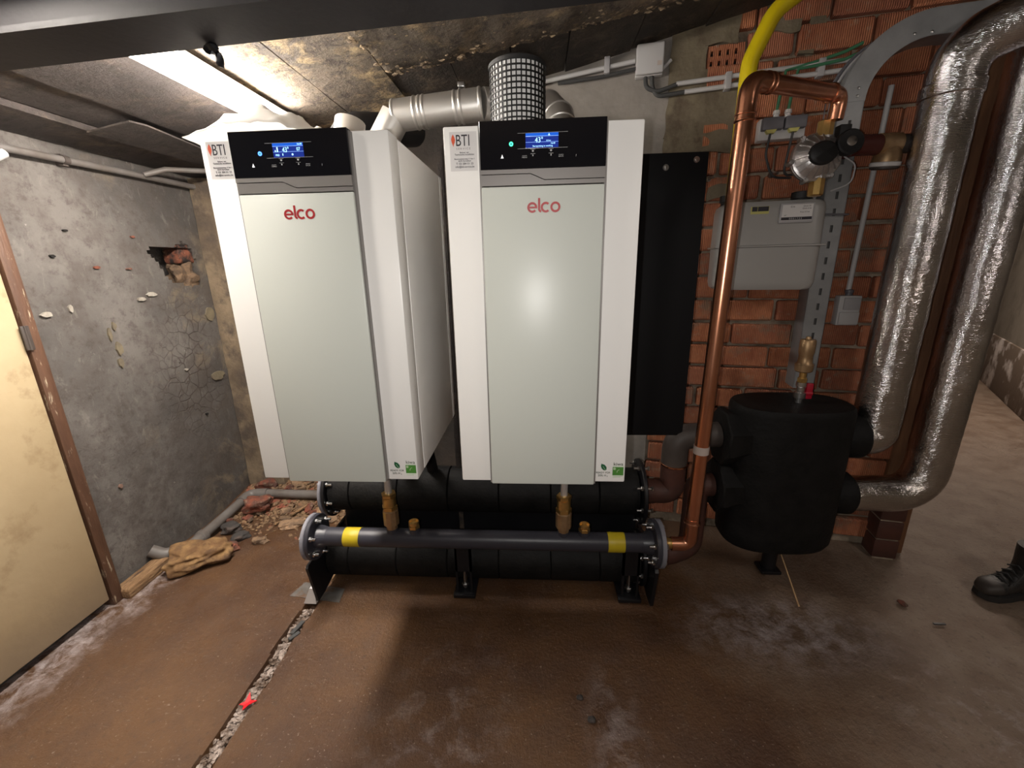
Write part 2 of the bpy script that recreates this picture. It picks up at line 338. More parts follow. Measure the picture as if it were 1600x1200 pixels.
M['led_b'] = mat('lit_blue_ring', (0.1, 0.3, 0.9), emit=(0.06, 0.25, 1.0), estr=2.2)
M['keyp'] = mat('pale_key_print', (0.42, 0.42, 0.42), rough=0.5)
M['keyw'] = mat('lit_white_key', (0.8, 0.8, 0.8), emit=(0.8, 0.8, 0.8), estr=0.7)
M['logo'] = mat('dark_red_logo', (0.37, 0.018, 0.022), rough=0.4)
M['ink'] = mat('dark_ink', (0.022, 0.018, 0.026), rough=0.6)
M['inkg'] = mat('grey_ink', (0.30, 0.26, 0.25), rough=0.6)
M['flame'] = mat('orange_red_print', (0.75, 0.12, 0.05), (0.62, 0.07, 0.035), 40, rough=0.5)
M['label'] = mat('white_label', (0.74, 0.72, 0.71), rough=0.4)
M['leaf'] = mat('leaf_green_print', (0.012, 0.11, 0.045), rough=0.5)
M['lgreen'] = mat('grass_green_print', (0.065, 0.22, 0.035), rough=0.5)
M['vgreen'] = mat('pale_green_print', (0.42, 0.55, 0.34), rough=0.5)
M['oliveink'] = mat('olive_ink', (0.06, 0.075, 0.04), rough=0.6)
M['ylabel'] = mat('pale_yellow_label', (0.55, 0.52, 0.16), rough=0.5)
M['net'] = mat('black_net', (0.008, 0.008, 0.008), rough=0.5)
M['core'] = mat('white_filter_core', (0.88, 0.87, 0.86), rough=0.55)
M['rubber'] = mat('black_rubber', (0.014, 0.014, 0.015), rough=0.55)
M['tape'] = mat('white_tape', (0.5, 0.42, 0.38), rough=0.5)
M['boot'] = mat('black_leather', (0.014, 0.014, 0.014), (0.028, 0.026, 0.024), 20, 0.5, bump=0.3, bscale=60)
M['boottoe'] = mat('scuffed_toe', (0.055, 0.045, 0.038), (0.03, 0.026, 0.024), 12, 0.55)
M['sole'] = mat('boot_sole', (0.02, 0.018, 0.017), rough=0.8)
M['lace'] = mat('boot_lace', (0.03, 0.03, 0.03), rough=0.7)
M['cloth'] = mat('dark_trouser', (0.02, 0.02, 0.024), rough=0.9)
M['beige'] = mat('beige_plastic', (0.52, 0.47, 0.41), rough=0.4)
M['void'] = mat('hole_shade_black', (0.01, 0.008, 0.007), rough=0.95)  # near-black colour standing for the shade inside holes and slots

# ------------------------------------------------------------------ mesh building
class G:
    def __init__(s): s.bm = bmesh.new(); s._n = 0
    def _new(s, vs, fs):
        b = [s.bm.verts.new(v) for v in vs]
        for f in fs:
            try: s.bm.faces.new([b[i] for i in f])
            except ValueError: pass
        return b
    def box(s, x0, x1, y0, y1, z0, z1, bev=0.0, seg=2, mx=None):
        t = bmesh.new()
        vs = [t.verts.new((x, y, z)) for z in (z0, z1) for y in (y0, y1) for x in (x0, x1)]
        for f in ((0, 2, 3, 1), (4, 5, 7, 6), (0, 1, 5, 4), (2, 6, 7, 3), (0, 4, 6, 2), (1, 3, 7, 5)):
            t.faces.new([vs[i] for i in f])
        if bev > 0:
            bmesh.ops.bevel(t, geom=t.edges[:], offset=bev, segments=seg, profile=0.5, affect='EDGES')
        s.merge(t, mx); return s
    def merge(s, t, mx=None):
        mp = {}
        for v in t.verts: mp[v] = s.bm.verts.new(mx @ v.co if mx else v.co)
        for f in t.faces:
            try: s.bm.faces.new([mp[v] for v in f.verts])
            except ValueError: pass
        t.free()
    def tube(s, pts, r, n=14, cap=True, radii=None, wob=0.0, seed=0):
        pts = [Vector(p) for p in pts]; k = len(pts)
        rings = []; up = None
        for i, p in enumerate(pts):
            if i == 0: d = pts[1] - p
            elif i == k - 1: d = p - pts[i - 1]
            else: d = (pts[i + 1] - p).normalized() + (p - pts[i - 1]).normalized()
            d.normalize()
            if up is None:
                a = Vector((0, 0, 1)) if abs(d.z) < 0.9 else Vector((0, 1, 0))
                up = (a - d * a.dot(d)).normalized()
            else:
                up = (up - d * up.dot(d))
                up = up.normalized() if up.length > 1e-6 else d.orthogonal().normalized()
            q = d.cross(up)
            rr = radii[i] if radii else r
            ring = []
            for j in range(n):
                a = 2 * math.pi * j / n
                e = up * math.cos(a) + q * math.sin(a)
                ro = rr
                if wob:
                    pp = p + e * rr
                    ro += wob * noise.noise(pp * 13 + Vector((seed, 0, 0))) + wob * 0.7 * noise.noise(pp * 34 + Vector((0, seed, 0)))
                ring.append(s.bm.verts.new(p + e * ro))
            rings.append(ring)
        for a, b in zip(rings, rings[1:]):
            for j in range(n):
                s.bm.faces.new((a[j], a[(j + 1) % n], b[(j + 1) % n], b[j]))
        if cap:
            s.bm.faces.new(rings[0][::-1]); s.bm.faces.new(rings[-1])
        return s
    def lathe(s, prof, o=(0, 0, 0), ax=(0, 0, 1), n=24, sx=1.0, sy=1.0, xdir=None, ph=0.0):
        """prof: (radius, height) list along axis ax from o; closed by caps"""
        o = Vector(o); d = Vector(ax).normalized()
        a = Vector(xdir) if xdir else (Vector((0, 0, 1)) if abs(d.z) < 0.9 else Vector((1, 0, 0)))
        u = (a - d * a.dot(d)).normalized(); q = d.cross(u)
        rings = []
        for r, h in prof:
            rings.append([s.bm.verts.new(o + d * h + (u * math.cos(ph + 2 * math.pi * j / n) * sx + q * math.sin(ph + 2 * math.pi * j / n) * sy) * max(r, 1e-5)) for j in range(n)])
        for a_, b_ in zip(rings, rings[1:]):
            for j in range(n):
                s.bm.faces.new((a_[j], a_[(j + 1) % n], b_[(j + 1) % n], b_[j]))
        s.bm.faces.new(rings[0][::-1]); s.bm.faces.new(rings[-1])
        return s
    def hexnut(s, o, ax, r, h, ph=0.0): return s.lathe([(r * 0.9, 0), (r, h * 0.12), (r, h * 0.88), (r * 0.9, h)], o, ax, 6, ph=ph)
    def prism(s, poly, fn0, fn1):
        """poly: 2-D outline; fn0 / fn1 map (a,b) to a point on the front / the back"""
        k = len(poly)
        a = [s.bm.verts.new(fn0(*p)) for p in poly]; b = [s.bm.verts.new(fn1(*p)) for p in poly]
        fa = s.bm.faces.new(a[::-1]); fb = s.bm.faces.new(b)
        for i in range(k): s.bm.faces.new((a[i], a[(i + 1) % k], b[(i + 1) % k], b[i]))
        if k > 4: bmesh.ops.triangulate(s.bm, faces=[fa, fb])
        return s
    def pxz(s, poly, y0, y1): return s.prism(poly, lambda a, b: (a, y0, b), lambda a, b: (a, y1, b))
    def pyz(s, poly, x0, x1): return s.prism(poly, lambda a, b: (x0, a, b), lambda a, b: (x1, a, b))
    def pxy(s, poly, z0, z1): return s.prism(poly, lambda a, b: (a, b, z0), lambda a, b: (a, b, z1))
    def ribbon(s, pts, wd, y0, y1, closed=False):
        """flat stroke of width wd along an x-z polyline, between depths y0 and y1"""
        P = [Vector((p[0], p[1])) for p in pts]; k = len(P); L_, R2 = [], []
        for i in range(k):
            a = P[i - 1] if (i > 0 or closed) else P[i]; b = P[(i + 1) % k] if (i < k - 1 or closed) else P[i]
            d = (b - a).normalized(); nrm = Vector((-d.y, d.x)) * wd / 2
            L_.append(P[i] + nrm); R2.append(P[i] - nrm)
        vf = [[s.bm.verts.new((v.x, y, v.y)) for v in A] for A in (L_, R2) for y in (y0, y1)]
        lf, lb, rf, rb = vf
        m = k if closed else k - 1
        for i in range(m):
            j = (i + 1) % k
            for f in ((lf[i], lf[j], rf[j], rf[i]), (lb[i], rb[i], rb[j], lb[j]), (lf[i], lb[i], lb[j], lf[j]), (rf[i], rf[j], rb[j], rb[i])): s.bm.faces.new(f)
        if not closed:
            s.bm.faces.new((lf[0], rf[0], rb[0], lb[0])); s.bm.faces.new((lf[-1], lb[-1], rb[-1], rf[-1]))
        return s
    def rock(s, c, sz, seed, sub=2, rough=0.35):
        t = bmesh.new(); bmesh.ops.create_icosphere(t, subdivisions=sub, radius=1.0)
        for v in t.verts:
            n = noise.noise(v.co * 1.3 + Vector((seed * 3.7, seed, -seed))) ; n2 = noise.noise(v.co * 3.1 + Vector((seed, -seed * 2, 5)))
            q = v.co.normalized()
            k = max(abs(q.x), abs(q.y), abs(q.z)); box = 1.0 / k
            rr = (0.55 + 0.35 * box) * (1 + rough * n + rough * 0.4 * n2)
            v.co = Vector((q.x * sz[0], q.y * sz[1], q.z * sz[2])) * rr + Vector(c)
        s.merge(t); return s
    def rot(s, mx):
        bmesh.ops.transform(s.bm, matrix=mx, verts=s.bm.verts[:]); return s

def fillet(pts, rad, seg=8):
    P = [Vector(p) for p in pts]; out = [P[0]]
    for a, b, c in zip(P, P[1:], P[2:]):
        u = (a - b); v = (c - b); lu, lv = u.length, v.length; u.normalize(); v.normalize()
        ang = u.angle(v); t = min(rad / math.tan(ang / 2), lu * 0.49, lv * 0.49)
        p0, p1 = b + u * t, b + v * t
        for i in range(seg + 1):
            k = i / seg
            out.append((p0 * (1 - k) + b * k) * (1 - k) + (b * (1 - k) + p1 * k) * k)
    out.append(P[-1]); return out
def dens(pts, step):
    P = [Vector(p) for p in pts]; out = [P[0]]
    for a, b in zip(P, P[1:]):
        k = max(1, int((b - a).length / step))
        for i in range(1, k + 1): out.append(a.lerp(b, i / k))
    return out

def mesh_of(name, g, ang=35):
    bm = g.bm
    bmesh.ops.recalc_face_normals(bm, faces=bm.faces[:])
    ca = math.radians(ang)
    for e in bm.edges:
        e.smooth = not (len(e.link_faces) != 2 or e.calc_face_angle(0) > ca)
    for f in bm.faces: f.smooth = True
    me = bpy.data.meshes.new(name); bm.to_mesh(me); bm.free(); return me
def link(name, me, m, parent=None, loc=(0, 0, 0), rot=None):
    if m is not None and not me.materials: me.materials.append(m)
    o = bpy.data.objects.new(name, me); COL.objects.link(o); o.location = loc
    if rot: o.rotation_euler = rot
    if parent: o.parent = parent
    return o
def obj(name, g, m, parent=None, loc=(0, 0, 0), ang=35, rot=None): return link(name, mesh_of(name, g, ang), M[m] if isinstance(m, str) else m, parent, loc, rot)
def tag(o, label, cat, group=None):
    o['label'] = label; o['category'] = cat
    if group: o['group'] = group
    return o
def empty(name, loc, label, cat, group=None, rz=0.0):
    o = bpy.data.objects.new(name, None); COL.objects.link(o); o.location = loc; o.rotation_euler = (0, 0, rz)
    o.empty_display_size = 0.05
    return tag(o, label, cat, group)
def struct(name, g, m, parent=None, ang=35, loc=(0, 0, 0), rot=None):
    o = obj(name, g, m, parent, loc, ang, rot)
    if not parent: o['kind'] = 'structure'
    return o
def part_label(o, s): o['label'] = s; return o

def text_g(lines, y, depth=0.0006):
    """lines: (text, x, z, size, align, sx): flat lettering facing -y"""
    g = G()
    for (s, x, z, size, al, sx) in lines:
        c = bpy.data.curves.new('t', 'FONT'); c.body = s; c.size = size; c.align_x = al; c.extrude = 0.0; c.resolution_u = 3
        o = bpy.data.objects.new('t', c); COL.objects.link(o)
        bpy.context.view_layer.update()
        me = o.evaluated_get(bpy.context.evaluated_depsgraph_get()).to_mesh()
        vs = [g.bm.verts.new((x + v.co.x * sx, y, z + v.co.y)) for v in me.vertices]
        for p in me.polygons:
            try: g.bm.faces.new([vs[i] for i in p.vertices])
            except ValueError: pass
        bpy.data.objects.remove(o); bpy.data.curves.remove(c)
    ex = bmesh.ops.extrude_face_region(g.bm, geom=g.bm.faces[:])
    for v in [e for e in ex['geom'] if isinstance(e, bmesh.types.BMVert)]: v.co.y -= depth
    return g

# ================================================================== THE SETTING
TH = math.radians(10.7)
P0 = Vector((-2.18, 2.98, 0)); WD = Vector((math.cos(TH), -math.sin(TH), 0)); WN = Vector((-math.sin(TH), -math.cos(TH), 0))
def wl(u, off, z): return P0 + WD * u + WN * off + Vector((0, 0, z))      # a point off the back wall
def wy(x): return 2.98 - math.tan(TH) * (x + 2.18)                        # back wall's y at x
def cz(x): return 2.17 + 0.165 * (min(x, 1.6) + 2.18)                      # underside of the sloping ceiling

# floor: uneven slab with a broken channel running towards the boilers
def build_floor():
    xs = []
    def seq(a, b, st):
        k = max(1, round((b - a) / st)); return [a + (b - a) * i / k for i in range(k)]
    xs += seq(-2.18, -1.19, 0.033) + seq(-1.19, -1.07, 0.008) + seq(-1.07, 2.8, 0.035) + seq(2.8, 8.0, 0.3) + [8.0]
    ys = seq(-2.5, 0.6, 0.25) + seq(0.6, 3.0, 0.03) + seq(3.0, 8.3, 0.25) + [8.3]
    def h(x, y):
        z = 0.006 * noise.noise(Vector((x * 1.3, y * 1.3, 1))) + 0.003 * noise.noise(Vector((x * 6, y * 6, 2))) + 0.0012 * noise.noise(Vector((x * 22, y * 22, 3)))
        if x > 1.0: z += 0.006 * min(1, (x - 1.0)) * noise.noise(Vector((x * 3, y * 4, 5)))
        # rubble bank in the back left corner
        d = math.hypot((x + 2.05) / 0.75, (y - 2.85) / 0.55)
        if d < 1: z += 0.075 * (1 - d) ** 1.3
        # channel
        wv = 0.012 * noise.noise(Vector((0, y * 5, 7))) + 0.006 * noise.noise(Vector((3, y * 21, 7)))
        a, b = -1.157 + wv, -1.10 + 0.7 * wv + 0.008 * noise.noise(Vector((9, y * 13, 1)))
        if y < 2.12 and a < x < b: z -= 0.045
        # crack under the gas header's left end, and one at the right
        for (p, q, wd) in (((-1.62, 2.02), (-1.50, 2.09), 0.012), ((-1.50, 2.09), (-1.36, 2.20), 0.012), ((2.75, 2.25), (3.05, 3.05), 0.02)):
            px, py = x - p[0], y - p[1]; dx, dy = q[0] - p[0], q[1] - p[1]; L2 = dx * dx + dy * dy
            t = max(0, min(1, (px * dx + py * dy) / L2)); dd = math.hypot(px - t * dx, py - t * dy)
            if dd < wd * 1.6: z -= 0.012 * (1 - dd / (wd * 1.6))
        return z
    g = G(); grid = [[g.bm.verts.new((x, y, h(x, y))) for x in xs] for y in ys]
    for j in range(len(ys) - 1):
        for i in range(len(xs) - 1):
            g.bm.faces.new((grid[j][i], grid[j][i + 1], grid[j + 1][i + 1], grid[j + 1][i]))
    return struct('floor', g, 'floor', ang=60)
floor = build_floor()

# left wall with the knocked-out hole
HOLE = [(2.352, 1.722), (2.37, 1.745), (2.45, 1.735), (2.54, 1.752), (2.60, 1.775), (2.66, 1.752), (2.675, 1.70), (2.70, 1.66), (2.70, 1.57), (2.685, 1.525),
        (2.62, 1.505), (2.575, 1.512), (2.545, 1.535), (2.50, 1.535), (2.455, 1.560), (2.42, 1.60), (2.405, 1.655), (2.362, 1.69)]
def inpoly(p, poly):
    c = False; j = len(poly) - 1
    for i in range(len(poly)):
        (a, b), (d, e) = poly[i], poly[j]
        if (b > p[1]) != (e > p[1]) and p[0] < (d - a) * (p[1] - b) / (e - b) + a: c = not c
        j = i
    return c
def build_left_wall():
    g = G()
    ys = [-2.5 + 0.35 * i for i in range(11)] + [1.3 + 0.0205 * i for i in range(84)]
    ys = sorted(set([round(y, 4) for y in ys if y <= 3.0])); zs = [0.0205 * i - 0.02 for i in range(109)]
    V = {}
    def vx(y, z): return -2.18 + (0.006 * noise.noise(Vector((0, y * 2.2, z * 2.2))) + 0.0035 * noise.noise(Vector((4, y * 8, z * 8))) + 0.0015 * noise.noise(Vector((4, y * 27, z * 27))))
    def at(i, j):
        if (i, j) not in V: V[(i, j)] = g.bm.verts.new((vx(ys[i], zs[j]), ys[i], zs[j]))
        return V[(i, j)]
    hole = set()
    for i in range(len(ys) - 1):
        for j in range(len(zs) - 1):
            c = ((ys[i] + ys[i + 1]) / 2, (zs[j] + zs[j + 1]) / 2)
            if inpoly(c, HOLE): hole.add((i, j)); continue
            g.bm.faces.new((at(i, j), at(i, j + 1), at(i + 1, j + 1), at(i + 1, j)))
    # reveal of the hole, going back into the wall
    B = {}
    def bk(i, j):
        if (i, j) not in B: B[(i, j)] = g.bm.verts.new((-2.36, ys[i], zs[j]))
        return B[(i, j)]
    for (i, j) in hole:
        for (di, dj, e) in ((-1, 0, ((i, j), (i, j + 1))), (1, 0, ((i + 1, j), (i + 1, j + 1))), (0, -1, ((i, j), (i + 1, j))), (0, 1, ((i, j + 1), (i + 1, j + 1)))):
            if (i + di, j + dj) not in hole:
                g.bm.faces.new((at(*e[0]), at(*e[1]), bk(*e[1]), bk(*e[0])))
        g.bm.faces.new((bk(i, j), bk(i + 1, j), bk(i + 1, j + 1), bk(i, j + 1)))
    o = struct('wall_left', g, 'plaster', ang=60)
    b = obj('hole_back', G().box(-2.41, -2.365, 2.2, 2.85, 1.4, 1.85), 'void', o)
    # the broken brick and mortar standing in the hole's far side
    gg = G().box(-2.30, -2.186, 2.572, 2.688, 1.652, 1.742, 0.014, 3, Matrix.Rotation(0.0, 4, 'X'))
    for v in gg.bm.verts: v.co += Vector((0.5 * 0.03 * noise.noise(v.co * 22), 0.02 * noise.noise(v.co * 25 + Vector((3, 0, 0))), 0.02 * noise.noise(v.co * 24)))
    obj('brick', gg, 'burntbrick', o)
    gm = G().rock((-2.245, 2.622, 1.578), (0.075, 0.085, 0.082), 4, 4, 0.55)
    obj('mortar_lump', gm, 'tanstone', o)
    obj('brick_stub', G().rock((-2.235, 2.60, 1.755), (0.07, 0.065, 0.02), 9, 3, 0.5), 'burntbrick', o)
    for k, (y, z, ry, rz, m_) in enumerate(CHIPS_HOLES):  # plaster chips and drips; black entries paint small shaded holes as flat patches
        g = G(); n = 14; c = []
        for j in range(n):
            a = 2 * math.pi * j / n; r = 1 + 0.45 * noise.noise(Vector((math.cos(a) * 1.5, math.sin(a) * 1.5, k * 3.1)))
            c.append((y + ry * r * math.cos(a), z + rz * r * math.sin(a)))
        g.pyz(c, -2.170, -2.184)
        obj('chip_hole_mark', g, m_, o)
    return o
CHIPS_HOLES = [(1.763, 1.43, 0.024, 0.010, 'chipw'), (1.865, 1.448, 0.010, 0.016, 'chipw'), (2.013, 1.304, 0.010, 0.030, 'chipy'), (2.041, 1.223, 0.015, 0.036, 'chipy'),
         (2.031, 1.15, 0.012, 0.028, 'chipy'), (2.045, 1.34, 0.010, 0.022, 'chipy'), (2.304, 1.483, 0.034, 0.010, 'chipw'), (2.235, 1.462, 0.026, 0.009, 'chipw'), (1.855, 1.681, 0.010, 0.006, 'void'),
         (2.041, 1.631, 0.016, 0.007, 'redstone'), (2.209, 1.623, 0.016, 0.005, 'redstone'), (1.941, 1.796, 0.010, 0.005, 'void'), (2.274, 1.788, 0.012, 0.006, 'redstone'), (1.852, 0.532, 0.010, 0.010, 'chipr'),
         (2.66, 0.92, 0.05, 0.03, 'chipy'), (2.70, 1.33, 0.035, 0.045, 'chipy'), (2.50, 0.70, 0.008, 0.008, 'void'), (2.42, 1.02, 0.012, 0.007, 'chipw')]
wall_left = build_left_wall()

# back wall: core, concrete part at the left, bricks one by one at the right
UE = 4.26
core = G().box(0, UE, 0.028, 0.30, 0, 2.98)
wall_back = struct('wall_back', core, 'mortar', loc=P0, rot=(0, 0, -TH))
def grid_sheet(u0, u1, z0, z1, y, amp, st=0.04, seed=0, th=0.026, jag=0.0):
    g = G(); nu = int((u1 - u0) / st) + 1; nz = int((z1 - z0) / st) + 1
    f = [[None] * (nz + 1) for _ in range(nu + 1)]
    for i in range(nu + 1):
        for j in range(nz + 1):
            u = u0 + (u1 - u0) * i / nu; z = z0 + (z1 - z0) * j / nz
            if jag and (j in (0, nz)): z += jag * noise.noise(Vector((u * 9, seed, 1)))
            if jag and (i in (0, nu)): u += jag * noise.noise(Vector((z * 9, seed, 4)))
            f[i][j] = g.bm.verts.new((u, y + amp * noise.noise(Vector((u * 4, z * 4, seed))) + amp * 0.4 * noise.noise(Vector((u * 16, z * 16, seed))), z))
    for i in range(nu):
        for j in range(nz): g.bm.faces.new((f[i][j], f[i + 1][j], f[i + 1][j + 1], f[i][j + 1]))
    ex = bmesh.ops.extrude_face_region(g.bm, geom=g.bm.faces[:])
    for v in [e for e in ex['geom'] if isinstance(e, bmesh.types.BMVert)]: v.co.y = max(v.co.y, y + th)
    return g
obj('plaster_coat', grid_sheet(2.22, 2.885, 0.0, 2.90, -0.004, 0.006, 0.05, 3, 0.03), 'concrete', wall_back, ang=60)
obj('dark_coat', grid_sheet(0.0, 2.22, 0.0, 2.90, -0.001, 0.006, 0.05, 13, 0.03), 'darkwall', wall_back, ang=60)  # left part of the wall, much darker brown than the coat beside it
# ochre plastered pier in the left corner
g = G(); nz = 44; rows = []
for k in range(nz + 1):
    z = 2.16 * k / nz; rows.append([])
    for q in range(9):
        x = -2.175 + 0.27 * q / 8
        rows[-1].append(g.bm.verts.new((x, 2.752 + 0.012 * noise.noise(Vector((x * 7, z * 4, 3))) + 0.006 * noise.noise(Vector((x * 25, z * 25, 3))), z)))
for a, b in zip(rows, rows[1:]):
    for q in range(8): g.bm.faces.new((a[q], a[q + 1], b[q + 1], b[q]))
ex = bmesh.ops.extrude_face_region(g.bm, geom=g.bm.faces[:])
for v in [e for e in ex['geom'] if isinstance(e, bmesh.types.BMVert)]: v.co.y = 2.90
struct('trim_3', g, 'tanpier', ang=60)
BRK = []
for k in range(5):
    t = G().box(-0.5, 0.5, -0.5, 0.5, -0.5, 0.5)
    Lb = (0.285, 0.285, 0.19, 0.13, 0.235)[k]
    g = G().box(-Lb / 2, Lb / 2, 0.0, 0.06, -0.0535, 0.0535, 0.007, 1)
    for v in g.bm.verts: v.co += Vector((0.005 * noise.noise(v.co * 30 + Vector((k, 0, 0))), 0.003 * noise.noise(v.co * 20 + Vector((0, k, 0))), 0.004 * noise.noise(v.co * 26 + Vector((0, 0, k)))))
    t.bm.free()
    BRK.append((mesh_of('brick', g), Lb)); BRK[-1][0].materials.append(M['brick'])
rb = random.Random(11)
for r in range(-7, 17):
    zc = 0.914 + 0.122 * r + 0.061
    if zc < 0.06 or zc > 2.86: continue
    u = 2.89 + (0.0 if r % 2 else -0.145)
    if zc > 2.50 and zc < 2.62: u = 2.90
    while u < UE - 0.03:
        k = rb.choice((0, 0, 0, 0, 1, 1, 4, 2))
        L = BRK[k][1]; jt = rb.uniform(0.012, 0.022)
        if u + L > UE - 0.005:
            k = min(range(5), key=lambda q: abs(BRK[q][1] - (UE - 0.005 - u)) + (10 if BRK[q][1] > UE - 0.005 - u else 0)); L = BRK[k][1]
            if u + L > UE: break
        if u < 2.885:
            u0 = u + L
            if u0 - 2.885 > 0.09: k = 3; L = BRK[3][1]; u = u0 - L
            else: u = u0 + 0.012; continue
        # the perforated vent brick takes this place
        if 2.47 < zc < 2.58 and u < 3.20 and u + L > 3.035: u = 3.212; continue
        o = link('brick', BRK[k][0], None, wall_back, (u + L / 2, -0.008 + rb.uniform(-0.012, 0.010), zc + rb.uniform(-0.004, 0.004)), (0, rb.uniform(-0.016, 0.016), rb.uniform(-0.035, 0.035)))
        u += L + jt
# perforated brick: face with eight slots
g = G(); ux = [3.04, 3.053, 3.065, 3.088, 3.100, 3.123, 3.135, 3.158, 3.170, 3.20]; zx = [2.474, 2.492, 2.514, 2.534, 2.556, 2.578]
for i in range(9):
    for j in range(5):
        if i % 2 == 1 and j % 2 == 1: continue
        g.box(ux[i], ux[i + 1], -0.008, 0.03, zx[j], zx[j + 1])
bmesh.ops.remove_doubles(g.bm, verts=g.bm.verts[:], dist=0.0002)
obj('vent_brick', g, 'brick', wall_back)
obj('vent_void', G().box(3.045, 3.195, 0.018, 0.027, 2.478, 2.574), 'void', wall_back)
# smeared plaster over the upper bricks at the left, patch by patch
for (u0, u1, z0, z1, sd) in ((2.87, 3.035, 2.44, 2.80, 1), (2.87, 3.26, 2.20, 2.475, 2), (2.87, 3.20, 2.12, 2.22, 3), (3.03, 3.17, 2.585, 2.80, 4), (3.10, 3.27, 1.90, 1.965, 5),
                             (3.44, 3.50, 2.50, 2.66, 6), (3.28, 3.42, 2.60, 2.80, 7), (2.89, 3.06, 1.92, 2.02, 8), (3.46, 3.50, 2.37, 2.50, 12)):
    obj('plaster_patch', grid_sheet(u0, u1, z0, z1, -0.016, 0.006, 0.02, sd, 0.02, 0.035), 'wallplaster', wall_back, ang=60)
# brown wooden jamb at the wall's open end
jamb = struct('trim_1', G().box(UE - 0.125, UE + 0.03, -0.03, 0.30, 0, 2.80, 0.006), 'jamb', loc=P0, rot=(0, 0, -TH))

# far wall beyond the passage, its salt-bloomed foot band and the walls that close the cellar
A_, B_ = Vector((4.2, 3.30, 0)), Vector((7.55, 8.23, 0)); dW = (B_ - A_).normalized(); nW = Vector((-dW.y, dW.x, 0)); Lw = (B_ - A_).length
angW = math.atan2(dW.y, dW.x)
g = G().box(0, Lw, -0.2, 0, 0, 3.2)
wall_far = struct('wall_right', g, 'farwall', loc=A_, rot=(0, 0, angW))
obj('salt_band', G().box(0, Lw, -0.01, 0.02, 0, 0.62, 0.01).rot(Matrix.Identity(4)), 'saltwall', wall_far)
struct('wall_side', G().box(4.2, 4.4, -2.5, 3.3, 0, 3.2), 'farwall')
struct('wall_front', G().box(-2.38, 4.4, -2.7, -2.5, 0, 3.2), 'farwall')
struct('wall_far', G().box(1.2, 8.0, 8.1, 8.3, 0, 3.2), 'farwall')

# ceiling: planks and slabs running in depth, each a piece
ceil_root = struct('ceiling', G().box(-2.4, 8.0, -2.7, 8.3, 3.02, 3.10), 'ceil_soot')
def slab(name, x0, x1, y0, m, dz=0.0, th=0.05, y1=None, seed=0):
    g = G(); nx = max(1, int((x1 - x0) / 0.06)); yb = y0; N_ = 46
    rows = []
    for i in range(nx + 1):
        x = x0 + (x1 - x0) * i / nx; ye = (y1 if y1 is not None else wy(x) - 0.002)
        rows.append([])
        for j in range(N_ + 1):
            t = j / N_; t = t * t * (3 - 2 * t) if y0 < -1 else t
            y = y0 + (ye - y0) * t
            rows[-1].append(g.bm.verts.new((x, y, cz(x) + dz + 0.004 * noise.noise(Vector((x * 5, y * 5, seed))) + 0.003 * noise.noise(Vector((x * 17, y * 17, seed))))))
    for i in range(nx):
        for j in range(N_): g.bm.faces.new((rows[i][j], rows[i][j + 1], rows[i + 1][j + 1], rows[i + 1][j]))
    ex = bmesh.ops.extrude_face_region(g.bm, geom=g.bm.faces[:])
    for v in [e for e in ex['geom'] if isinstance(e, bmesh.types.BMVert)]: v.co.z = cz(v.co.x) + dz + th
    return obj(name, g, m, ceil_root, ang=60)
XJ = [-2.175, -1.962, -1.748, -1.36, -0.972, -0.660, -0.385, -0.12, 0.138, 0.456, 0.78, 1.10, 1.5, 2.0]
for i, (a, b) in enumerate(zip(XJ, XJ[1:])):
    if b <= -1.3: slab('ceiling_board', a + 0.004, b - 0.004, -2.45, 'ceil_wood', (0.0, 0.022, 0.012)[i], seed=i)
    elif b <= -0.65: slab('ceiling_slab', a + 0.004, b - 0.004, -2.45, 'ceil_tan', (0.0, 0.004)[i % 2], seed=i)
    else: slab('ceiling_slab', a + 0.003, b - 0.003, -2.45, 'ceil_soot', 0.006 * (i % 2), seed=i)
slab('ceiling_slab', 2.0, 7.9, -2.45, 'ceil_soot', 0.0, y1=8.1, seed=20)
# broken plaster coat with a ragged edge under the right-hand slabs
JAG = [(-0.655, 1.76), (-0.635, 1.87), (-0.633, 2.03), (-0.610, 2.068), (-0.51, 2.055), (-0.43, 2.105), (-0.37, 2.11), (-0.29, 2.056), (-0.185, 2.113), (-0.08, 2.09), (-0.027, 2.104), (0.106, 2.09), (0.186, 2.06), (0.286, 2.085), (0.449, 2.08), (0.7, 2.05), (1.2, 1.98), (2.0, 1.9)]
g = G(); pts = []
for (a, b) in zip(JAG, JAG[1:]):
    k = max(1, int((b[0] - a[0]) / 0.018))
    for i in range(k):
        t = i / k; x = a[0] + (b[0] - a[0]) * t; y = a[1] + (b[1] - a[1]) * t
        pts.append((x, y + 0.012 * noise.noise(Vector((x * 30, 1, 1)))))
pts.append(JAG[-1])
cols = []
for (x, y) in pts:
    c = []
    for j in range(13):
        t = j / 12; yy = -2.4 + (y + 2.4) * (1 - (1 - t) ** 2)
        c.append(g.bm.verts.new((x, yy, cz(x) - 0.036 + (0.022 if j == 12 else 0) + 0.006 * noise.noise(Vector((x * 6, yy * 6, 30))) + 0.004 * noise.noise(Vector((x * 19, yy * 19, 31))))))
    cols.append(c)
for a, b in zip(cols, cols[1:]):
    for j in range(12): g.bm.faces.new((a[j], a[j + 1], b[j + 1], b[j]))
ex = bmesh.ops.extrude_face_region(g.bm, geom=g.bm.faces[:])
for v in [e for e in ex['geom'] if isinstance(e, bmesh.types.BMVert)]: v.co.z = cz(v.co.x) - 0.001
obj('plaster_coat', g, 'ceil_plaster', ceil_root, ang=60)
_r = random.Random(21); vs, fs = [], []
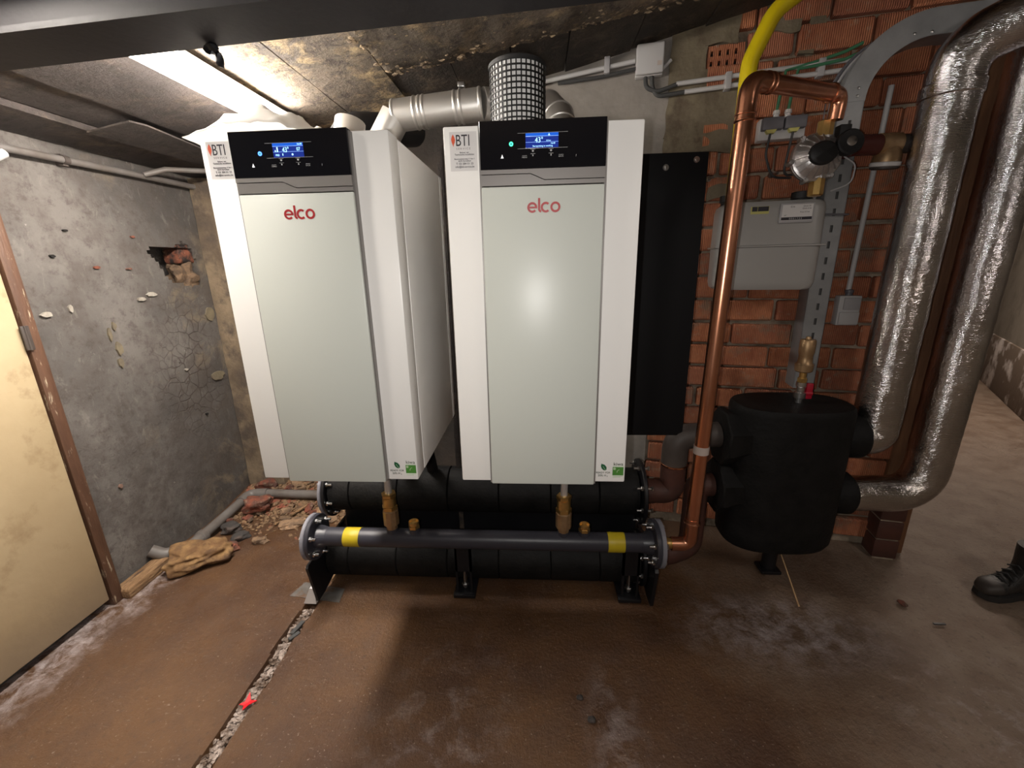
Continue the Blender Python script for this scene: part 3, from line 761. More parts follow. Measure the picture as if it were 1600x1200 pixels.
_t = bmesh.new(); bmesh.ops.create_icosphere(_t, subdivisions=1, radius=1); _iv = [v.co.copy() for v in _t.verts]; _if = [[v.index for v in f.verts] for f in _t.faces]; _t.free()
for k in range(620):
    (x, y) = pts[_r.randrange(len(pts))]
    if x > 1.0: continue
    s_ = _r.uniform(0.003, 0.011); x += _r.uniform(-.02, .02); y -= abs(_r.gauss(0.0, 0.055)) - 0.012; b = len(vs)
    for v in _iv:
        q = 1 + 0.4 * _r.uniform(-1, 1); vs.append((x + v.x * s_ * q * 1.4, y + v.y * s_ * q, cz(x) - (0.034 if y < 2.07 else 0.014) + v.z * s_ * 0.6 * q))
    fs += [[i + b for i in f] for f in _if]
_me = bpy.data.meshes.new('plaster_crumbs'); _me.from_pydata(vs, [], fs)
link('plaster_crumbs', _me, M['chipo'], ceil_root)['kind'] = 'stuff'
# torn ply flap hanging from the boards at the left
g = G()
g.prism([(-1.955, 1.95), (-1.75, 1.95), (-1.735, 2.02), (-1.80, 2.62), (-1.955, 2.70)], lambda a, b: (a, b, cz(a) - 0.016 + 0.010 * (b - 1.95)), lambda a, b: (a, b, cz(a) - 0.009 + 0.010 * (b - 1.95)))
obj('torn_board', g, 'ceil_wood', ceil_root)

# painted steel beam across the ceiling
def bz(x): return 2.093 + 0.047 * (x + 0.794)
g = G()
for (y0, y1, za, zb) in ((0.965, 1.10, 0.0, 0.012), (1.026, 1.036, 0.012, 0.108), (0.965, 1.10, 0.108, 0.12)):
    g.prism([(y0, za), (y1, za), (y1, zb), (y0, zb)], lambda a, b: (-2.17, a, bz(-2.17) + b), lambda a, b: (4.2, a, bz(4.2) + b))
beam = struct('trim_2', g, 'beam')
g = G().rock((-0.735, 1.085, bz(-0.735) - 0.012), (0.016, 0.012, 0.012), 3, 2, 0.6).rock((-0.722, 1.085, bz(-0.73) - 0.032), (0.010, 0.009, 0.016), 5, 2, 0.6)
obj('rust_drip', g, 'black', beam)

# cream door at the left, in its brown frame
dr = G().box(-2.165, -2.125, 0.55, 1.608, 0.045, 2.02, 0.004)
door = struct('door_1', dr, 'door')
obj('frame', G().box(-2.185, -2.118, 1.618, 1.668, 0.0, 2.08, 0.004).box(-2.185, -2.118, 0.48, 1.668, 2.03, 2.08, 0.004), 'frame', door)
obj('hinge', G().box(-2.116, -2.108, 1.600, 1.630, 1.30, 1.40, 0.002).lathe([(0.006, 0), (0.006, 0.1)], (-2.110, 1.615, 1.30), (0, 0, 1), 10), 'elbow', door)

# ================================================================== LAMPS
def batten(name, loc, ln, wd, rz, tube, label):
    t = empty(name, loc, label, 'lamp', rz=rz)
    h = wd / 2
    obj('lamp_body', G().box(-h * 0.8, h * 0.8, -ln / 2, ln / 2, -0.015, 0.012, 0.004), 'lampbody', t)
    g = G(); prof = [(-h, -0.014), (-h, -0.034), (-h * 0.7, -0.050), (0, -0.055), (h * 0.7, -0.050), (h, -0.034), (h, -0.014)]
    g.prism(prof, lambda a, b: (a, -ln / 2 + 0.02, b), lambda a, b: (a, ln / 2 - 0.02, b))
    obj('diffuser', g, tube, t)
    for s in (-1, 1):
        obj('end_cap', G().box(-h * 1.02, h * 1.02, s * (ln / 2 - 0.01) - 0.012, s * (ln / 2 - 0.01) + 0.012, -0.057, 0.0, 0.006), 'lampbody', t)
    return t
bt = batten('ceiling_lamp', (-1.222, 1.44, 2.299), 1.60, 0.135, 0.0, 'tube', 'lit white batten lamp under the ceiling above the left boiler')
batten('ceiling_lamp', (4.2, 4.5, cz(3.6) - 0.014), 1.2, 0.14, 0.5, 'tube2', 'lit batten lamp in the passage beyond the insulated pipes')
batten('ceiling_lamp', (2.3, -0.7, cz(2.3) - 0.016), 1.2, 0.14, 0.0, 'tube3', 'lit batten lamp under the ceiling behind the camera')

# ================================================================== BOILERS
def arc(cx, cz_, r, a0, a1, n=20): return [(cx + r * math.cos(math.radians(a0 + (a1 - a0) * i / n)), cz_ + r * math.sin(math.radians(a0 + (a1 - a0) * i / n))) for i in range(n + 1)]
def logo_g(x, z, hgt, y0, y1):
    """four rounded lower-case letters: e l c o"""
    g = G(); r = hgt / 2; w = hgt * 0.26; p = hgt * 1.13
    e = arc(x, z, r, 0, 318, 26); g.ribbon(e, w, y0, y1); g.ribbon([(x - r, z), (x + r + w * 0.45, z)], w * 0.85, y0 + 0.0002, y1 - 0.0001)
    lx = x + r + hgt * 0.36
    g.ribbon([(lx, z + hgt * 1.08), (lx, z - hgt * 0.18)] + arc(lx + hgt * 0.28, z - hgt * 0.20, hgt * 0.28, 180, 265, 6), w, y0, y1)
    cx = lx + hgt * 0.36 + r * 0.95
    g.ribbon(arc(cx, z, r, 48, 312, 22), w, y0, y1)
    g.ribbon(arc(cx + hgt * 1.20, z, r, 0, 360 - 360 / 28, 27), w, y0, y1, closed=True)
    return g
def boiler(xc, wd, label, left):
    t = empty('boiler', (xc, 1.51, 0.946), label, 'boiler', 'pair of white wall boilers')
    h = wd / 2; D = 0.31; H = 0.997
    c = obj('casing', G().box(-h, h, -D, -D + 0.075, 0.0, H, 0.004), 'white', t)
    obj('body', G().box(-h + 0.004, h - 0.004, -D + 0.073, D - 0.012, 0.006, H - 0.012, 0.003), 'gap', t)
    for s in (-1, 1):
        x0, x1 = sorted((s * h, s * (h - 0.012)))
        obj('side_panel', G().box(x0, x1, -D + 0.080, D - 0.045, 0.0, H - 0.003, 0.003), 'white', t)
        obj('side_panel', G().box(x0, x1, D - 0.040, D, 0.0, H - 0.003, 0.003), 'white', t)
    obj('top_panel', G().box(-h + 0.012, h - 0.012, -D + 0.078, D, H - 0.012, H - 0.002, 0.002), 'white', t)
    pw = 0.157; yf = -D - 0.024
    # front cover, split by the grey trim
    obj('front_cover', G().box(-pw, pw, yf, -D - 0.001, 0.002, 0.849, 0.004), 'panel', t)
    obj('cover_flank', G().box(-pw - 0.004, -pw + 0.002, yf + 0.006, -D - 0.0005, 0.004, H - 0.004).box(pw - 0.002, pw + 0.004, yf + 0.006, -D - 0.0005, 0.004, H - 0.004), 'trim', t)
    # grey trim in two stepped halves with a fine joint
    zt0, zt1, zm, zl = 0.851, 0.888, 0.877, 0.862
    xa, xb = -0.03, 0.005
    up = [(-pw, zm + 0.0008), (xa, zm + 0.0008), (xb, zl + 0.0008), (pw, zl + 0.0008), (pw, zt1), (-pw, zt1)]
    lo = [(-pw, zt0), (pw, zt0), (pw, zl - 0.0008), (xb - 0.0006, zl - 0.0008), (xa - 0.0006, zm - 0.0008), (-pw, zm - 0.0008)]
    obj('trim_strip', G().pxz(up, yf - 0.002, -D - 0.001), 'trim', t)
    obj('trim_strip', G().pxz(lo, yf, -D - 0.001), 'trim', t)
    cp = obj('control_panel', G().box(-pw, pw, yf - 0.002, -D - 0.001, 0.889, H + 0.001, 0.0006, 1), 'gloss', t)
    yk = yf - 0.002
    ring = obj('power_button', G().ribbon(arc(-0.078, 0.945, 0.0035, 0, 345, 22), 0.0034, yk - 0.0012, yk + 0.0002, closed=True), 'led_b' if left else 'led_g', cp)
    part_label(ring, 'blue lit power ring' if left else 'green lit power ring')
    kx = ((-0.045, 0.914), (-0.024, 0.918), (-0.024, 0.928), (0.021, 0.928), (0.021, 0.918), (0.046, 0.914))
    for i, (x, z) in enumerate(kx):
        gk = G().box(x - 0.006, x + 0.006, yk - 0.0005, yk + 0.0002, z + 0.0035, z + 0.0042)
        if i in (1, 2, 3, 4): gk.lathe([(0.0022, 0), (0.0022, 0.0006)], (x, yk + 0.0001, z), (0, -1, 0), 10, sx=1.0, sy=0.7 + 0.5 * (i in (2, 3)))
        k = obj('key', gk, 'keyp', cp)
    for q in (('MENU', -0.045, 0.9125, 0.0048, 'CENTER', 1.0), ('BACK', 0.046, 0.9125, 0.0048, 'CENTER', 1.0), ('?', 0.083, 0.912, 0.0075, 'CENTER', 1.0)):
        obj('key_print', text_g([q], yk - 0.0001, 0.0004), 'keyp', cp)
    gb = G().pxz([(-0.101 - 0.0036, 0.9135), (-0.101 + 0.0036, 0.9135), (-0.101, 0.9225)], yk - 0.0008, yk + 0.0002)
    obj('reset_key', gb, 'keyw', cp)
    obj('screen_line', G().box(-0.062, 0.062, yk - 0.0005, yk + 0.0002, 0.968, 0.9686).box(-0.062, 0.062, yk - 0.0005, yk + 0.0002, 0.9285 + 0.005, 0.9285 + 0.0056), 'keyp', cp)
    # lit display
    sx0, sx1, sz0, sz1 = -0.042, 0.039, 0.9345, 0.9675
    sc = obj('display_screen', G().box(sx0, sx1, yk - 0.0006, yk + 0.0002, sz0, sz1), 'screen', t)
    obj('display_bar', G().box(sx0, sx1, yk - 0.0009, yk - 0.0005, sz1 - 0.0065, sz1), 'screenbar', sc)
    gl = G().box(sx0, sx1, yk - 0.0012, yk - 0.0005, sz1 - 0.0076, sz1 - 0.0068).box(sx0, sx1, yk - 0.0012, yk - 0.0005, sz0 + 0.0125, sz0 + 0.0131)
    obj('display_rule', gl, 'glyphd', sc)
    big = [('43\u00b0', -0.019, sz0 + 0.0118, 0.0165, 'LEFT', 0.9)]
    small = [('0.0 bar', 0.009, sz0 + 0.0142, 0.0042, 'LEFT', 1.0), ('16:49', 0.0255, sz0 + 0.0075, 0.0052, 'CENTER', 1.0), ('Verwarming in werking', 0.0, sz0 + 0.0022, 0.0053, 'CENTER', 1.0)]
    if left:
        big = [('43\u00b0', -0.017, sz0 + 0.0118, 0.0165, 'LEFT', 0.8), ('07', 0.026, sz0 + 0.0145, 0.011, 'CENTER', 0.9)]
        small = [('16:49', 0.030, sz1 - 0.0055, 0.0060, 'CENTER', 1.0), ('P02', -0.031, sz0 + 0.003, 0.0068, 'CENTER', 1.0)]
    for q in big + small: obj('display_lettering', text_g([q], yk - 0.0010, 0.0004), 'glyph', sc)
    if left:
        for g_ in (G().box(-0.0365, -0.0345, yk - 0.0014, yk - 0.0006, sz0 + 0.013, sz0 + 0.017), G().box(-0.0315, -0.0285, yk - 0.0014, yk - 0.0006, sz0 + 0.013, sz0 + 0.024),
                   G().lathe([(0.0024, 0), (0.0024, 0.0006)], (0.009, yk - 0.0008, sz0 + 0.006), (0, -1, 0), 10), G().box(-0.018, -0.016, yk - 0.0014, yk - 0.0006, sz0 + 0.004, sz0 + 0.009)):
            obj('display_icon', g_, 'glyph', sc)
    else:
        obj('display_icon', G().pxz([(0.0135, sz1 - 0.0062), (0.0185, sz1 - 0.0062), (0.016, sz1 - 0.001)], yk - 0.0013, yk - 0.0006), 'glyph', sc)
    # maker's name
    obj('logo', logo_g(-0.0265, 0.797, 0.0205, yf - 0.0012, yf + 0.001), 'logo', t)
    # installer's label on the left strip
    yl = -D - 0.0006
    lb = obj('sticker', G().box(-h + 0.016, -h + 0.086, yl, -D + 0.001, 0.893, 0.984, 0.0), 'label', t)
    xm = -h + 0.053
    obj('lettering', text_g([('BTI', -h + 0.031, 0.9515, 0.0375, 'LEFT', 0.72)], yl), 'ink', lb)
    obj('lettering', text_g([('S E R V I C E', xm - 0.002, 0.943, 0.0062, 'CENTER', 1.12)], yl), 'inkg', lb)
    obj('lettering', text_g([('Beheer van', xm, 0.9345, 0.0052, 'CENTER', 1.0), ('Technische Installaties', xm, 0.9297, 0.0056, 'CENTER', 1.0),
                             ('Boomsesteenweg 11 bus 1', xm, 0.9198, 0.0050, 'CENTER', 0.98), ('2630 Aartselaar', xm, 0.9150, 0.0052, 'CENTER', 1.0),
                             ('T: 03 384 01 33', xm, 0.9078, 0.0070, 'CENTER', 1.0), ('info@bti-service.be', xm, 0.9008, 0.0066, 'CENTER', 0.95)], yl), 'ink', lb)
    fx = -h + 0.0255
    fl = [(fx, 0.9785), (fx + 0.0035, 0.972), (fx + 0.0052, 0.966), (fx + 0.0040, 0.960), (fx + 0.0012, 0.955), (fx + 0.0008, 0.950), (fx - 0.0010, 0.953), (fx - 0.0038, 0.960), (fx - 0.0050, 0.967), (fx - 0.0032, 0.973)]
    obj('flame_mark', G().pxz(fl, yl - 0.0006, yl + 0.0002), 'flame', lb)
    # two green stickers low on the right strip
    x0 = h - 0.091
    lv = [(x0 + 0.018, 0.0620), (x0 + 0.028, 0.0585), (x0 + 0.034, 0.0510), (x0 + 0.0345, 0.0430), (x0 + 0.031, 0.0395), (x0 + 0.025, 0.0405), (x0 + 0.0195, 0.0460), (x0 + 0.0170, 0.0535)]
    st = obj('leaf_sticker', G().pxz(lv, yl, -D + 0.0005), 'leaf', t)
    obj('vein', G().ribbon([(x0 + 0.023, 0.054), (x0 + 0.0265, 0.048), (x0 + 0.0315, 0.0405)], 0.0012, yl - 0.0004, yl + 0.0002), 'vgreen', st)
    obj('lettering', text_g([('READY FOR', x0 + 0.0245, 0.0295, 0.0085, 'CENTER', 0.98), ('20% H', x0 + 0.021, 0.0195, 0.0090, 'CENTER', 1.05), ('2', x0 + 0.0372, 0.0180, 0.0060, 'CENTER', 1.0)], yl), 'oliveink', st)
    ks = obj('green_sticker', G().box(x0 + 0.053, x0 + 0.086, yl, -D + 0.0005, 0.023, 0.051), 'lgreen', t)
    obj('lettering', text_g([('kiwa', x0 + 0.0695, 0.0565, 0.0150, 'CENTER', 1.08)], yl), 'oliveink', ks)
    gr = G().ribbon(arc(x0 + 0.075, 0.034, 0.0085, 100, 190, 8), 0.0015, yl - 0.0004, yl + 0.0002)
    gr.lathe([(0.0042, 0), (0.0042, 0.0005)], (x0 + 0.0585, yl + 0.0001, 0.0455), (0, -1, 0), 12)
    gr.box(x0 + 0.054, x0 + 0.085, yl - 0.0004, yl + 0.0002, 0.0195, 0.0207).box(x0 + 0.054, x0 + 0.078, yl - 0.0004, yl + 0.0002, 0.0165, 0.0174)
    gr.ribbon([(x0 + 0.054, 0.0535), (x0 + 0.086, 0.0535)], 0.0012, yl - 0.0004, yl + 0.0002)
    obj('print', gr, 'vgreen', ks)
    return t
boiler(-0.6395, 0.511, 'left white boiler, its upper left corner glaring under the ceiling lamp', True)
boiler(0.0115, 0.507, 'right white boiler with a green lit ring and clear blue display', False)

# crumpled polythene on top of the left boiler
def sheet():
    g = G(); nx, ny = 34, 26; V = []
    for j in range(ny + 1):
        V.append([])
        for i in range(nx + 1):
            a, b = i / nx, j / ny
            x = -0.96 + 0.36 * a; y = 1.225 + 0.40 * b
            edge = min(a, 1 - a) * 4; edge = min(1, edge); fb = min(1, min(b, 1 - b) * 6)
            z = 1.950 + (0.03 + 0.055 * math.sin(math.pi * a) ** 0.7) * edge * (0.35 + 0.65 * fb)
            z += 0.022 * edge * fb * noise.noise(Vector((x * 16, y * 16, 2))) + 0.012 * edge * noise.noise(Vector((x * 40, y * 40, 2)))
            x += 0.012 * noise.noise(Vector((x * 20, y * 20, 8))) - 0.01 * (1 - a) * math.sin(b * 9)
            V[-1].append(g.bm.verts.new((x, y, max(z, 1.9475))))
    for j in range(ny):
        for i in range(nx): g.bm.faces.new((V[j][i], V[j][i + 1], V[j + 1][i + 1], V[j + 1][i]))
    ex = bmesh.ops.extrude_face_region(g.bm, geom=g.bm.faces[:])
    for v in [e for e in ex['geom'] if isinstance(e, bmesh.types.BMVert)]: v.co.z += 0.002
    return tag(obj('plastic_sheet', g, 'sheet', ang=80), 'crumpled white plastic sheet lying on the left boiler under the lamp', 'sheet')
sheet()

# ------------------------------------------------------------------ flues and air intakes
t = empty('flue_pipe', (-0.62, 1.74, 1.947), 'stainless steel flue pipe running from the left boiler behind the right one', 'pipe')
def L0(o, p): return tuple(Vector(p) - o.location)
a0, a1, a2, a3 = Vector((-0.640, 1.74, 1.947)), Vector((-0.605, 1.74, 2.02)), Vector((-0.525, 1.75, 2.142)), Vector((-0.20, 1.75, 2.168))
a4 = Vector((-0.09, 1.80, 2.172))
for nm, pts in (('elbow', [a0, a1, a2]), ('flue_section', [a2, a2.lerp(a3, 0.30)]), ('flue_section', [a2.lerp(a3, 0.30), a2.lerp(a3, 0.74)]), ('flue_section', [a2.lerp(a3, 0.74), a3]), ('elbow', [a3, a4, Vector((-0.055, 1.835, 2.165))])):
    obj(nm, G().tube([p - t.location for p in pts], 0.0535, 32), 'flue', t)
for k in (0.0, 0.24, 0.30, 0.345, 0.70, 0.76, 0.98):
    p = a2.lerp(a3, k) - t.location; d = (a3 - a2).normalized()
    obj('bead', G().lathe([(0.0535, -0.006), (0.0562, -0.002), (0.0562, 0.002), (0.0535, 0.006)], p, d, 32), 'flue', t)
obj('clip', G().box(-0.012, 0.012, -0.012, 0.012, -0.004, 0.012, 0.002), 'steel', t, loc=tuple(Vector((-0.275, 1.745, 2.225)) - t.location))

t = empty('flue_pipe', (0.07, 1.74, 1.947), 'dark ribbed flue bend rising behind the grid-patterned filter of the right boiler', 'pipe')
pts = fillet([(0.075, 1.70, 1.945), (0.085, 1.74, 2.10), (0.04, 1.90, 2.20), (0.0, 2.06, 2.22)], 0.12)
obj('bend', G().tube([Vector(p) - t.location for p in pts], 0.055, 24), 'flue', t)
for k in (4, 8, 13):
    p = Vector(pts[k]); d = (Vector(pts[k + 1]) - p).normalized()
    obj('bead', G().lathe([(0.055, -0.005), (0.058, -0.002), (0.058, 0.002), (0.055, 0.005)], p - t.location, d, 28), 'flue', t)

t = empty('air_intake', (-0.65, 1.60, 1.945), 'short beige plastic stub on the left boiler, beside the steel elbow', 'pipe')
obj('stub', G().tube([(-0.004, 0.0, -0.002), (0.0, 0.0, 0.10), (0.006, 0.01, 0.142)], 0.05, 24), 'beige', t)
obj('collar', G().lathe([(0.050, 0), (0.057, 0.01), (0.057, 0.05), (0.050, 0.06)], (0.03, 0.05, 0.05), (0.25, 0.2, 1), 24), 'beige', t)
t = empty('air_duct', (-0.60, 1.75, 1.945), 'black rubber duct bend behind the beige stub on the left boiler', 'duct')
obj('bend', G().tube(fillet([(-0.15, 0.02, 0.0), (-0.15, 0.06, 0.17), (0.02, 0.44, 0.27)], 0.14), 0.068, 24), 'rubber', t)
obj('collar', G().lathe([(0.068, 0), (0.073, 0.01), (0.073, 0.035), (0.068, 0.045)], (-0.15, 0.035, 0.06), (0, 0.1, 1), 24), 'rubber', t)

# white filter drum in a black net on the right boiler
t = empty('air_filter', (-0.062, 1.50, 1.945), 'white filter drum under a black square net on the right boiler', 'filter')
obj('core', G().lathe([(0.083, 0), (0.083, 0.228)], (0, 0, 0), (0, 0, 1), 48), 'core', t)
g = G(); n = 36
for i in range(n):
    a = 2 * math.pi * i / n; mx = Matrix.Rotation(a, 4, 'Z')
    g.box(0.0825, 0.0860, -0.0019, 0.0019, 0.002, 0.228, mx=mx)
obj('net_strand', g, 'net', t)['kind'] = 'stuff'
g = G()
for k in range(16):
    z = 0.004 + 0.0149 * k
    prof = [(0.0822, z - 0.0020), (0.0865, z - 0.0020), (0.0865, z + 0.0020), (0.0822, z + 0.0020)]
    rings = [[g.bm.verts.new((r * math.cos(2 * math.pi * j / 48), r * math.sin(2 * math.pi * j / 48), h)) for j in range(48)] for r, h in prof]
    for q in range(4):
        A, B = rings[q], rings[(q + 1) % 4]
        for j in range(48): g.bm.faces.new((A[j], A[(j + 1) % 48], B[(j + 1) % 48], B[j]))
obj('net_ring', g, 'net', t)['kind'] = 'stuff'
obj('cap', G().lathe([(0.0885, 0), (0.0885, 0.010), (0.08, 0.016), (0.0, 0.017)], (0, 0, 0.226), (0, 0, 1), 48), 'rubber', t)

# ------------------------------------------------------------------ black back plate at the right of the boilers
t = empty('back_plate', (0.48, 1.951, 0.793), 'flat matt black metal plate standing behind the right boiler', 'panel')
obj('plate', G().box(-0.21, 0.212, -0.003, 0.003, 0.0, 1.236, 0.001), 'blackm', t)
for (x, z) in ((0.044, 1.182), (0.165, 1.208)):
    b = G().lathe([(0.012, 0), (0.012, 0.002)], (x, -0.003, z), (0, -1, 0), 16); b.hexnut((x, -0.005, z), (0, -1, 0), 0.007, 0.006)
    obj('bolt', b, 'steel', t)
for x in (-0.18, 0.18): obj('stand_off', G().box(x - 0.02, x + 0.02, 0.003, 0.30, 0.60, 0.63), 'black', t)

# ------------------------------------------------------------------ gas header at the front
HY, HZ, HR = 1.70, 0.366, 0.0435
t = empty('gas_header', (-0.28, HY, HZ), 'dark grey gas header pipe with two yellow bands below both boilers', 'pipe')
x0, x1 = -1.06 + 0.28, 0.525 + 0.28
obj('pipe', G().tube([(x0 + 0.02, 0, 0), (x1 - 0.02, 0, 0)], HR, 32), 'grpipe', t)
def flange(px, s, R, tt, y, z, dark='grpipe', nb=6, ph=0.6, ring=True):
    f = obj('flange', G().lathe([(R - 0.003, 0), (R, 0.003), (R, tt - 0.003), (R - 0.003, tt)], (px, y, z), (s, 0, 0), 40), dark, t)
    if ring: obj('blind_plate', G().lathe([(R - 0.004, 0), (R, 0.003), (R, tt * 0.9), (R - 0.005, tt * 0.9 + 0.002)], (px + s * (tt + 0.002), y, z), (s, 0, 0), 40), 'gasket', t)
    for k in range(nb):
        a = ph + 2 * math.pi * k / nb; yy, zz = y + (R - 0.022) * math.cos(a), z + (R - 0.022) * math.sin(a)
        b = G().hexnut((px, yy, zz), (-s, 0, 0), 0.012, 0.011).lathe([(0.0065, 0), (0.0065, 0.02)], (px - s * 0.010, yy, zz), (-s, 0, 0), 10)
        b.hexnut((px + s * (2 * tt + 0.002), yy, zz), (s, 0, 0), 0.012, 0.009).lathe([(0.0065, 0), (0.0065, 2 * tt)], (px, yy, zz), (s, 0, 0), 8)
        obj('bolt', b, 'steel', f)
    obj('weld_neck', G().lathe([(HR + 0.010, 0), (HR + 0.008, 0.018), (HR, 0.045)], (px, y, z), (-s, 0, 0), 32), dark, f) if R < 0.13 else None
    return f
flange(x0 + 0.005, -1, 0.108, 0.018, 0, 0)
flange(x1 - 0.012, 1, 0.108, 0.020, 0, 0)
for xa in (-0.922, 0.313): obj('yellow_band', G().lathe([(HR + 0.0006, 0), (HR + 0.0012, 0.001), (HR + 0.0012, 0.075), (HR + 0.0006, 0.076)], (xa + 0.28, 0, 0), (1, 0, 0), 36), 'yellow', t)
for xa in (-0.690, -0.585, 0.112, 0.207): obj('socket', G().lathe([(0.026, 0), (0.026, HR + 0.012)], (xa + 0.28, 0, 0), (0, 0, 1), 20), 'grpipe', t)
part = obj('end_fitting', G().hexnut((x1 + 0.028, 0, 0), (1, 0, 0), 0.030, 0.026).lathe([(0.024, 0), (0.026, 0.012), (0.022, 0.035), (0.026, 0.045), (0.026, 0.06)], (x1 + 0.05, 0, 0), (1, 0, 0), 24), 'brass', t)

# gas risers with brass valves and the capped spare sockets
for (xa, zt, lab) in ((-0.690, 0.946, 'bronze gas valve with flexible steel hose under the left boiler'), (0.112, 0.946, 'bronze gas valve with flexible steel hose under the right boiler')):
    v = empty('gas_valve', (xa, HY, HZ + HR + 0.012), lab, 'valve', 'gas valves under the boilers')
    z0 = 0.0
    obj('valve_body', G().lathe([(0.025, 0), (0.025, 0.02), (0.036, 0.024), (0.036, 0.095), (0.030, 0.10)], (0, 0, 0), (0, 0, 1), 10), 'bronze', v)
    obj('union_nut', G().hexnut((0, 0, 0.100), (0, 0, 1), 0.036, 0.022).lathe([(0.031, 0), (0.031, 0.045)], (0, 0, 0.12), (0, 0, 1), 20).hexnut((0, 0, 0.165), (0, 0, 1), 0.034, 0.02), 'brass', v)
    hz = zt - (HZ + HR + 0.012)
    obj('hose', G().tube(fillet([(0, 0, 0.185), (0.002, 0, 0.27), (0.045, -0.03, hz - 0.06), (0.045, -0.03, hz + 0.004)], 0.08), 0.0165, 16), 'hose', v)
for (xa, lab) in ((-0.585, 'open brass fitting on the header socket beside the left gas valve'), (0.207, 'open brass fitting on the header socket beside the right gas valve')):
    v = empty('threaded_fitting', (xa, HY, HZ + HR + 0.012), lab, 'fitting', 'brass fittings on the gas header')
    obj('nut', G().hexnut((0, 0, 0), (0, 0, 1), 0.026, 0.018), 'brass', v)
    g = G().lathe([(0.020, 0.018), (0.024, 0.022), (0.024, 0.036), (0.021, 0.036), (0.018, 0.026), (0.0, 0.026)], (0, 0, 0), (0, 0, 1), 20)
    obj('ring', g, 'brass', v)

# insulated water headers behind it
t = empty('water_header', (-0.30, 1.985, 0.47), 'black insulated upper water header behind the gas header', 'pipe')
def hd(x): return x + 0.30
R1 = 0.118
segs = [-1.085, -0.97, -0.72, -0.46, -0.20, 0.06, 0.30, 0.50]
for a, b in zip(segs, segs[1:]): obj('insulation_shell', G().lathe([(R1 - 0.006, 0), (R1, 0.004), (R1, b - a - 0.006), (R1 - 0.006, b - a - 0.002)], (hd(a), 0, 0), (1, 0, 0), 32), 'foam', t)
flange(hd(-1.085), -1, 0.150, 0.016, 0, 0, 'black', 8, 0.2)
flange(hd(0.505), 1, 0.165, 0.018, 0, 0, 'black', 8, 0.2, False)
for xa in (-0.70, -0.55, 0.02, 0.17): obj('riser', G().tube([(hd(xa), -0.02, 0.12), (hd(xa), -0.17, 0.46), (hd(xa), -0.22, 0.473)], 0.028, 16), 'foam', t)
t = empty('water_header', (-0.30, 1.885, 0.150), 'black insulated lower water header close above the floor', 'pipe')
for a, b in zip(segs, segs[1:]): obj('insulation_shell', G().lathe([(0.116, 0), (0.120, 0.004), (0.120, b - a - 0.006), (0.116, b - a - 0.002)], (hd(a), 0, 0), (1, 0, 0), 28), 'foam', t)
flange(hd(0.505), 1, 0.138, 0.018, 0, 0, 'black', 8, 0.2, False)

# feet of the frame
fr = empty('support_frame', (-0.28, 1.86, 0.0), 'black steel feet that carry the headers, with an added dark plate', 'frame')
def foot(x, y0, y1, ztop, th=0.012, ybt=0.05):
    return G().pyz([(y0 + 0.03, 0.02), (y0 + 0.10, 0.02), (y1, 0.10), (y1, ztop), (y0, ztop), (y0 - 0.012, ztop - 0.012)], x, x + th)
fl = obj('leg', foot(-1.100 + 0.28, 1.635 - 1.86, 2.10 - 1.86, 0.252), 'black', fr)
obj('leg', foot(0.527 + 0.28, 1.665 - 1.86, 2.10 - 1.86, 0.252, 0.016), 'black', fr)
for xa in (-0.372, 0.44):
    u = G().box(xa + 0.28 - 0.04, xa + 0.28 - 0.030, -0.118, -0.102, 0.024, 0.31).box(xa + 0.28 + 0.030, xa + 0.28 + 0.04, -0.118, -0.102, 0.024, 0.31).box(xa + 0.28 - 0.04, xa + 0.28 + 0.04, -0.118, -0.102, 0.15, 0.31)
    u.box(xa + 0.28 - 0.055, xa + 0.28 + 0.055, -0.135, 0.02, 0.004, 0.026, 0.004)
    lg = obj('leg', u, 'black', fr)
    obj('bolt', G().lathe([(0.009, 0), (0.009, 0.10)], (xa + 0.28, -0.085, 0.030), (0, 0, 1), 10).hexnut((xa + 0.28, -0.085, 0.045), (0, 0, 1), 0.018, 0.014), 'steel', lg)
obj('dark_infill', G().box(-0.80, 0.80, 0.165, 0.18, 0.10, 0.345), 'black', fr)  # black plate added so the gap between the headers stays dark
p = obj('levelling_foot', G().pxz([(-1.165 + 0.28, 0.006), (-1.101 + 0.28, 0.006), (-1.101 + 0.28, 0.095), (-1.122 + 0.28, 0.098)], -0.200, -0.172), 'label', fr)
part_label(p, 'white levelling foot')
tag(obj('floor_plate', G().prism([(-1.265, 1.708), (-0.992, 1.676), (-1.004, 1.766), (-1.235, 1.806)], lambda a, b: (a, b, 0.006), lambda a, b: (a, b, 0.0025)), 'steeld'), 'thin stained steel plate on the floor under the left leg', 'plate')

tag(obj('wooden_lath', G().box(-0.432, -0.408, 1.99, 2.01, 0.0, 2.10, 0.002), 'ceil_wood'), 'narrow upright wooden lath in the dark gap between the boilers', 'lath')
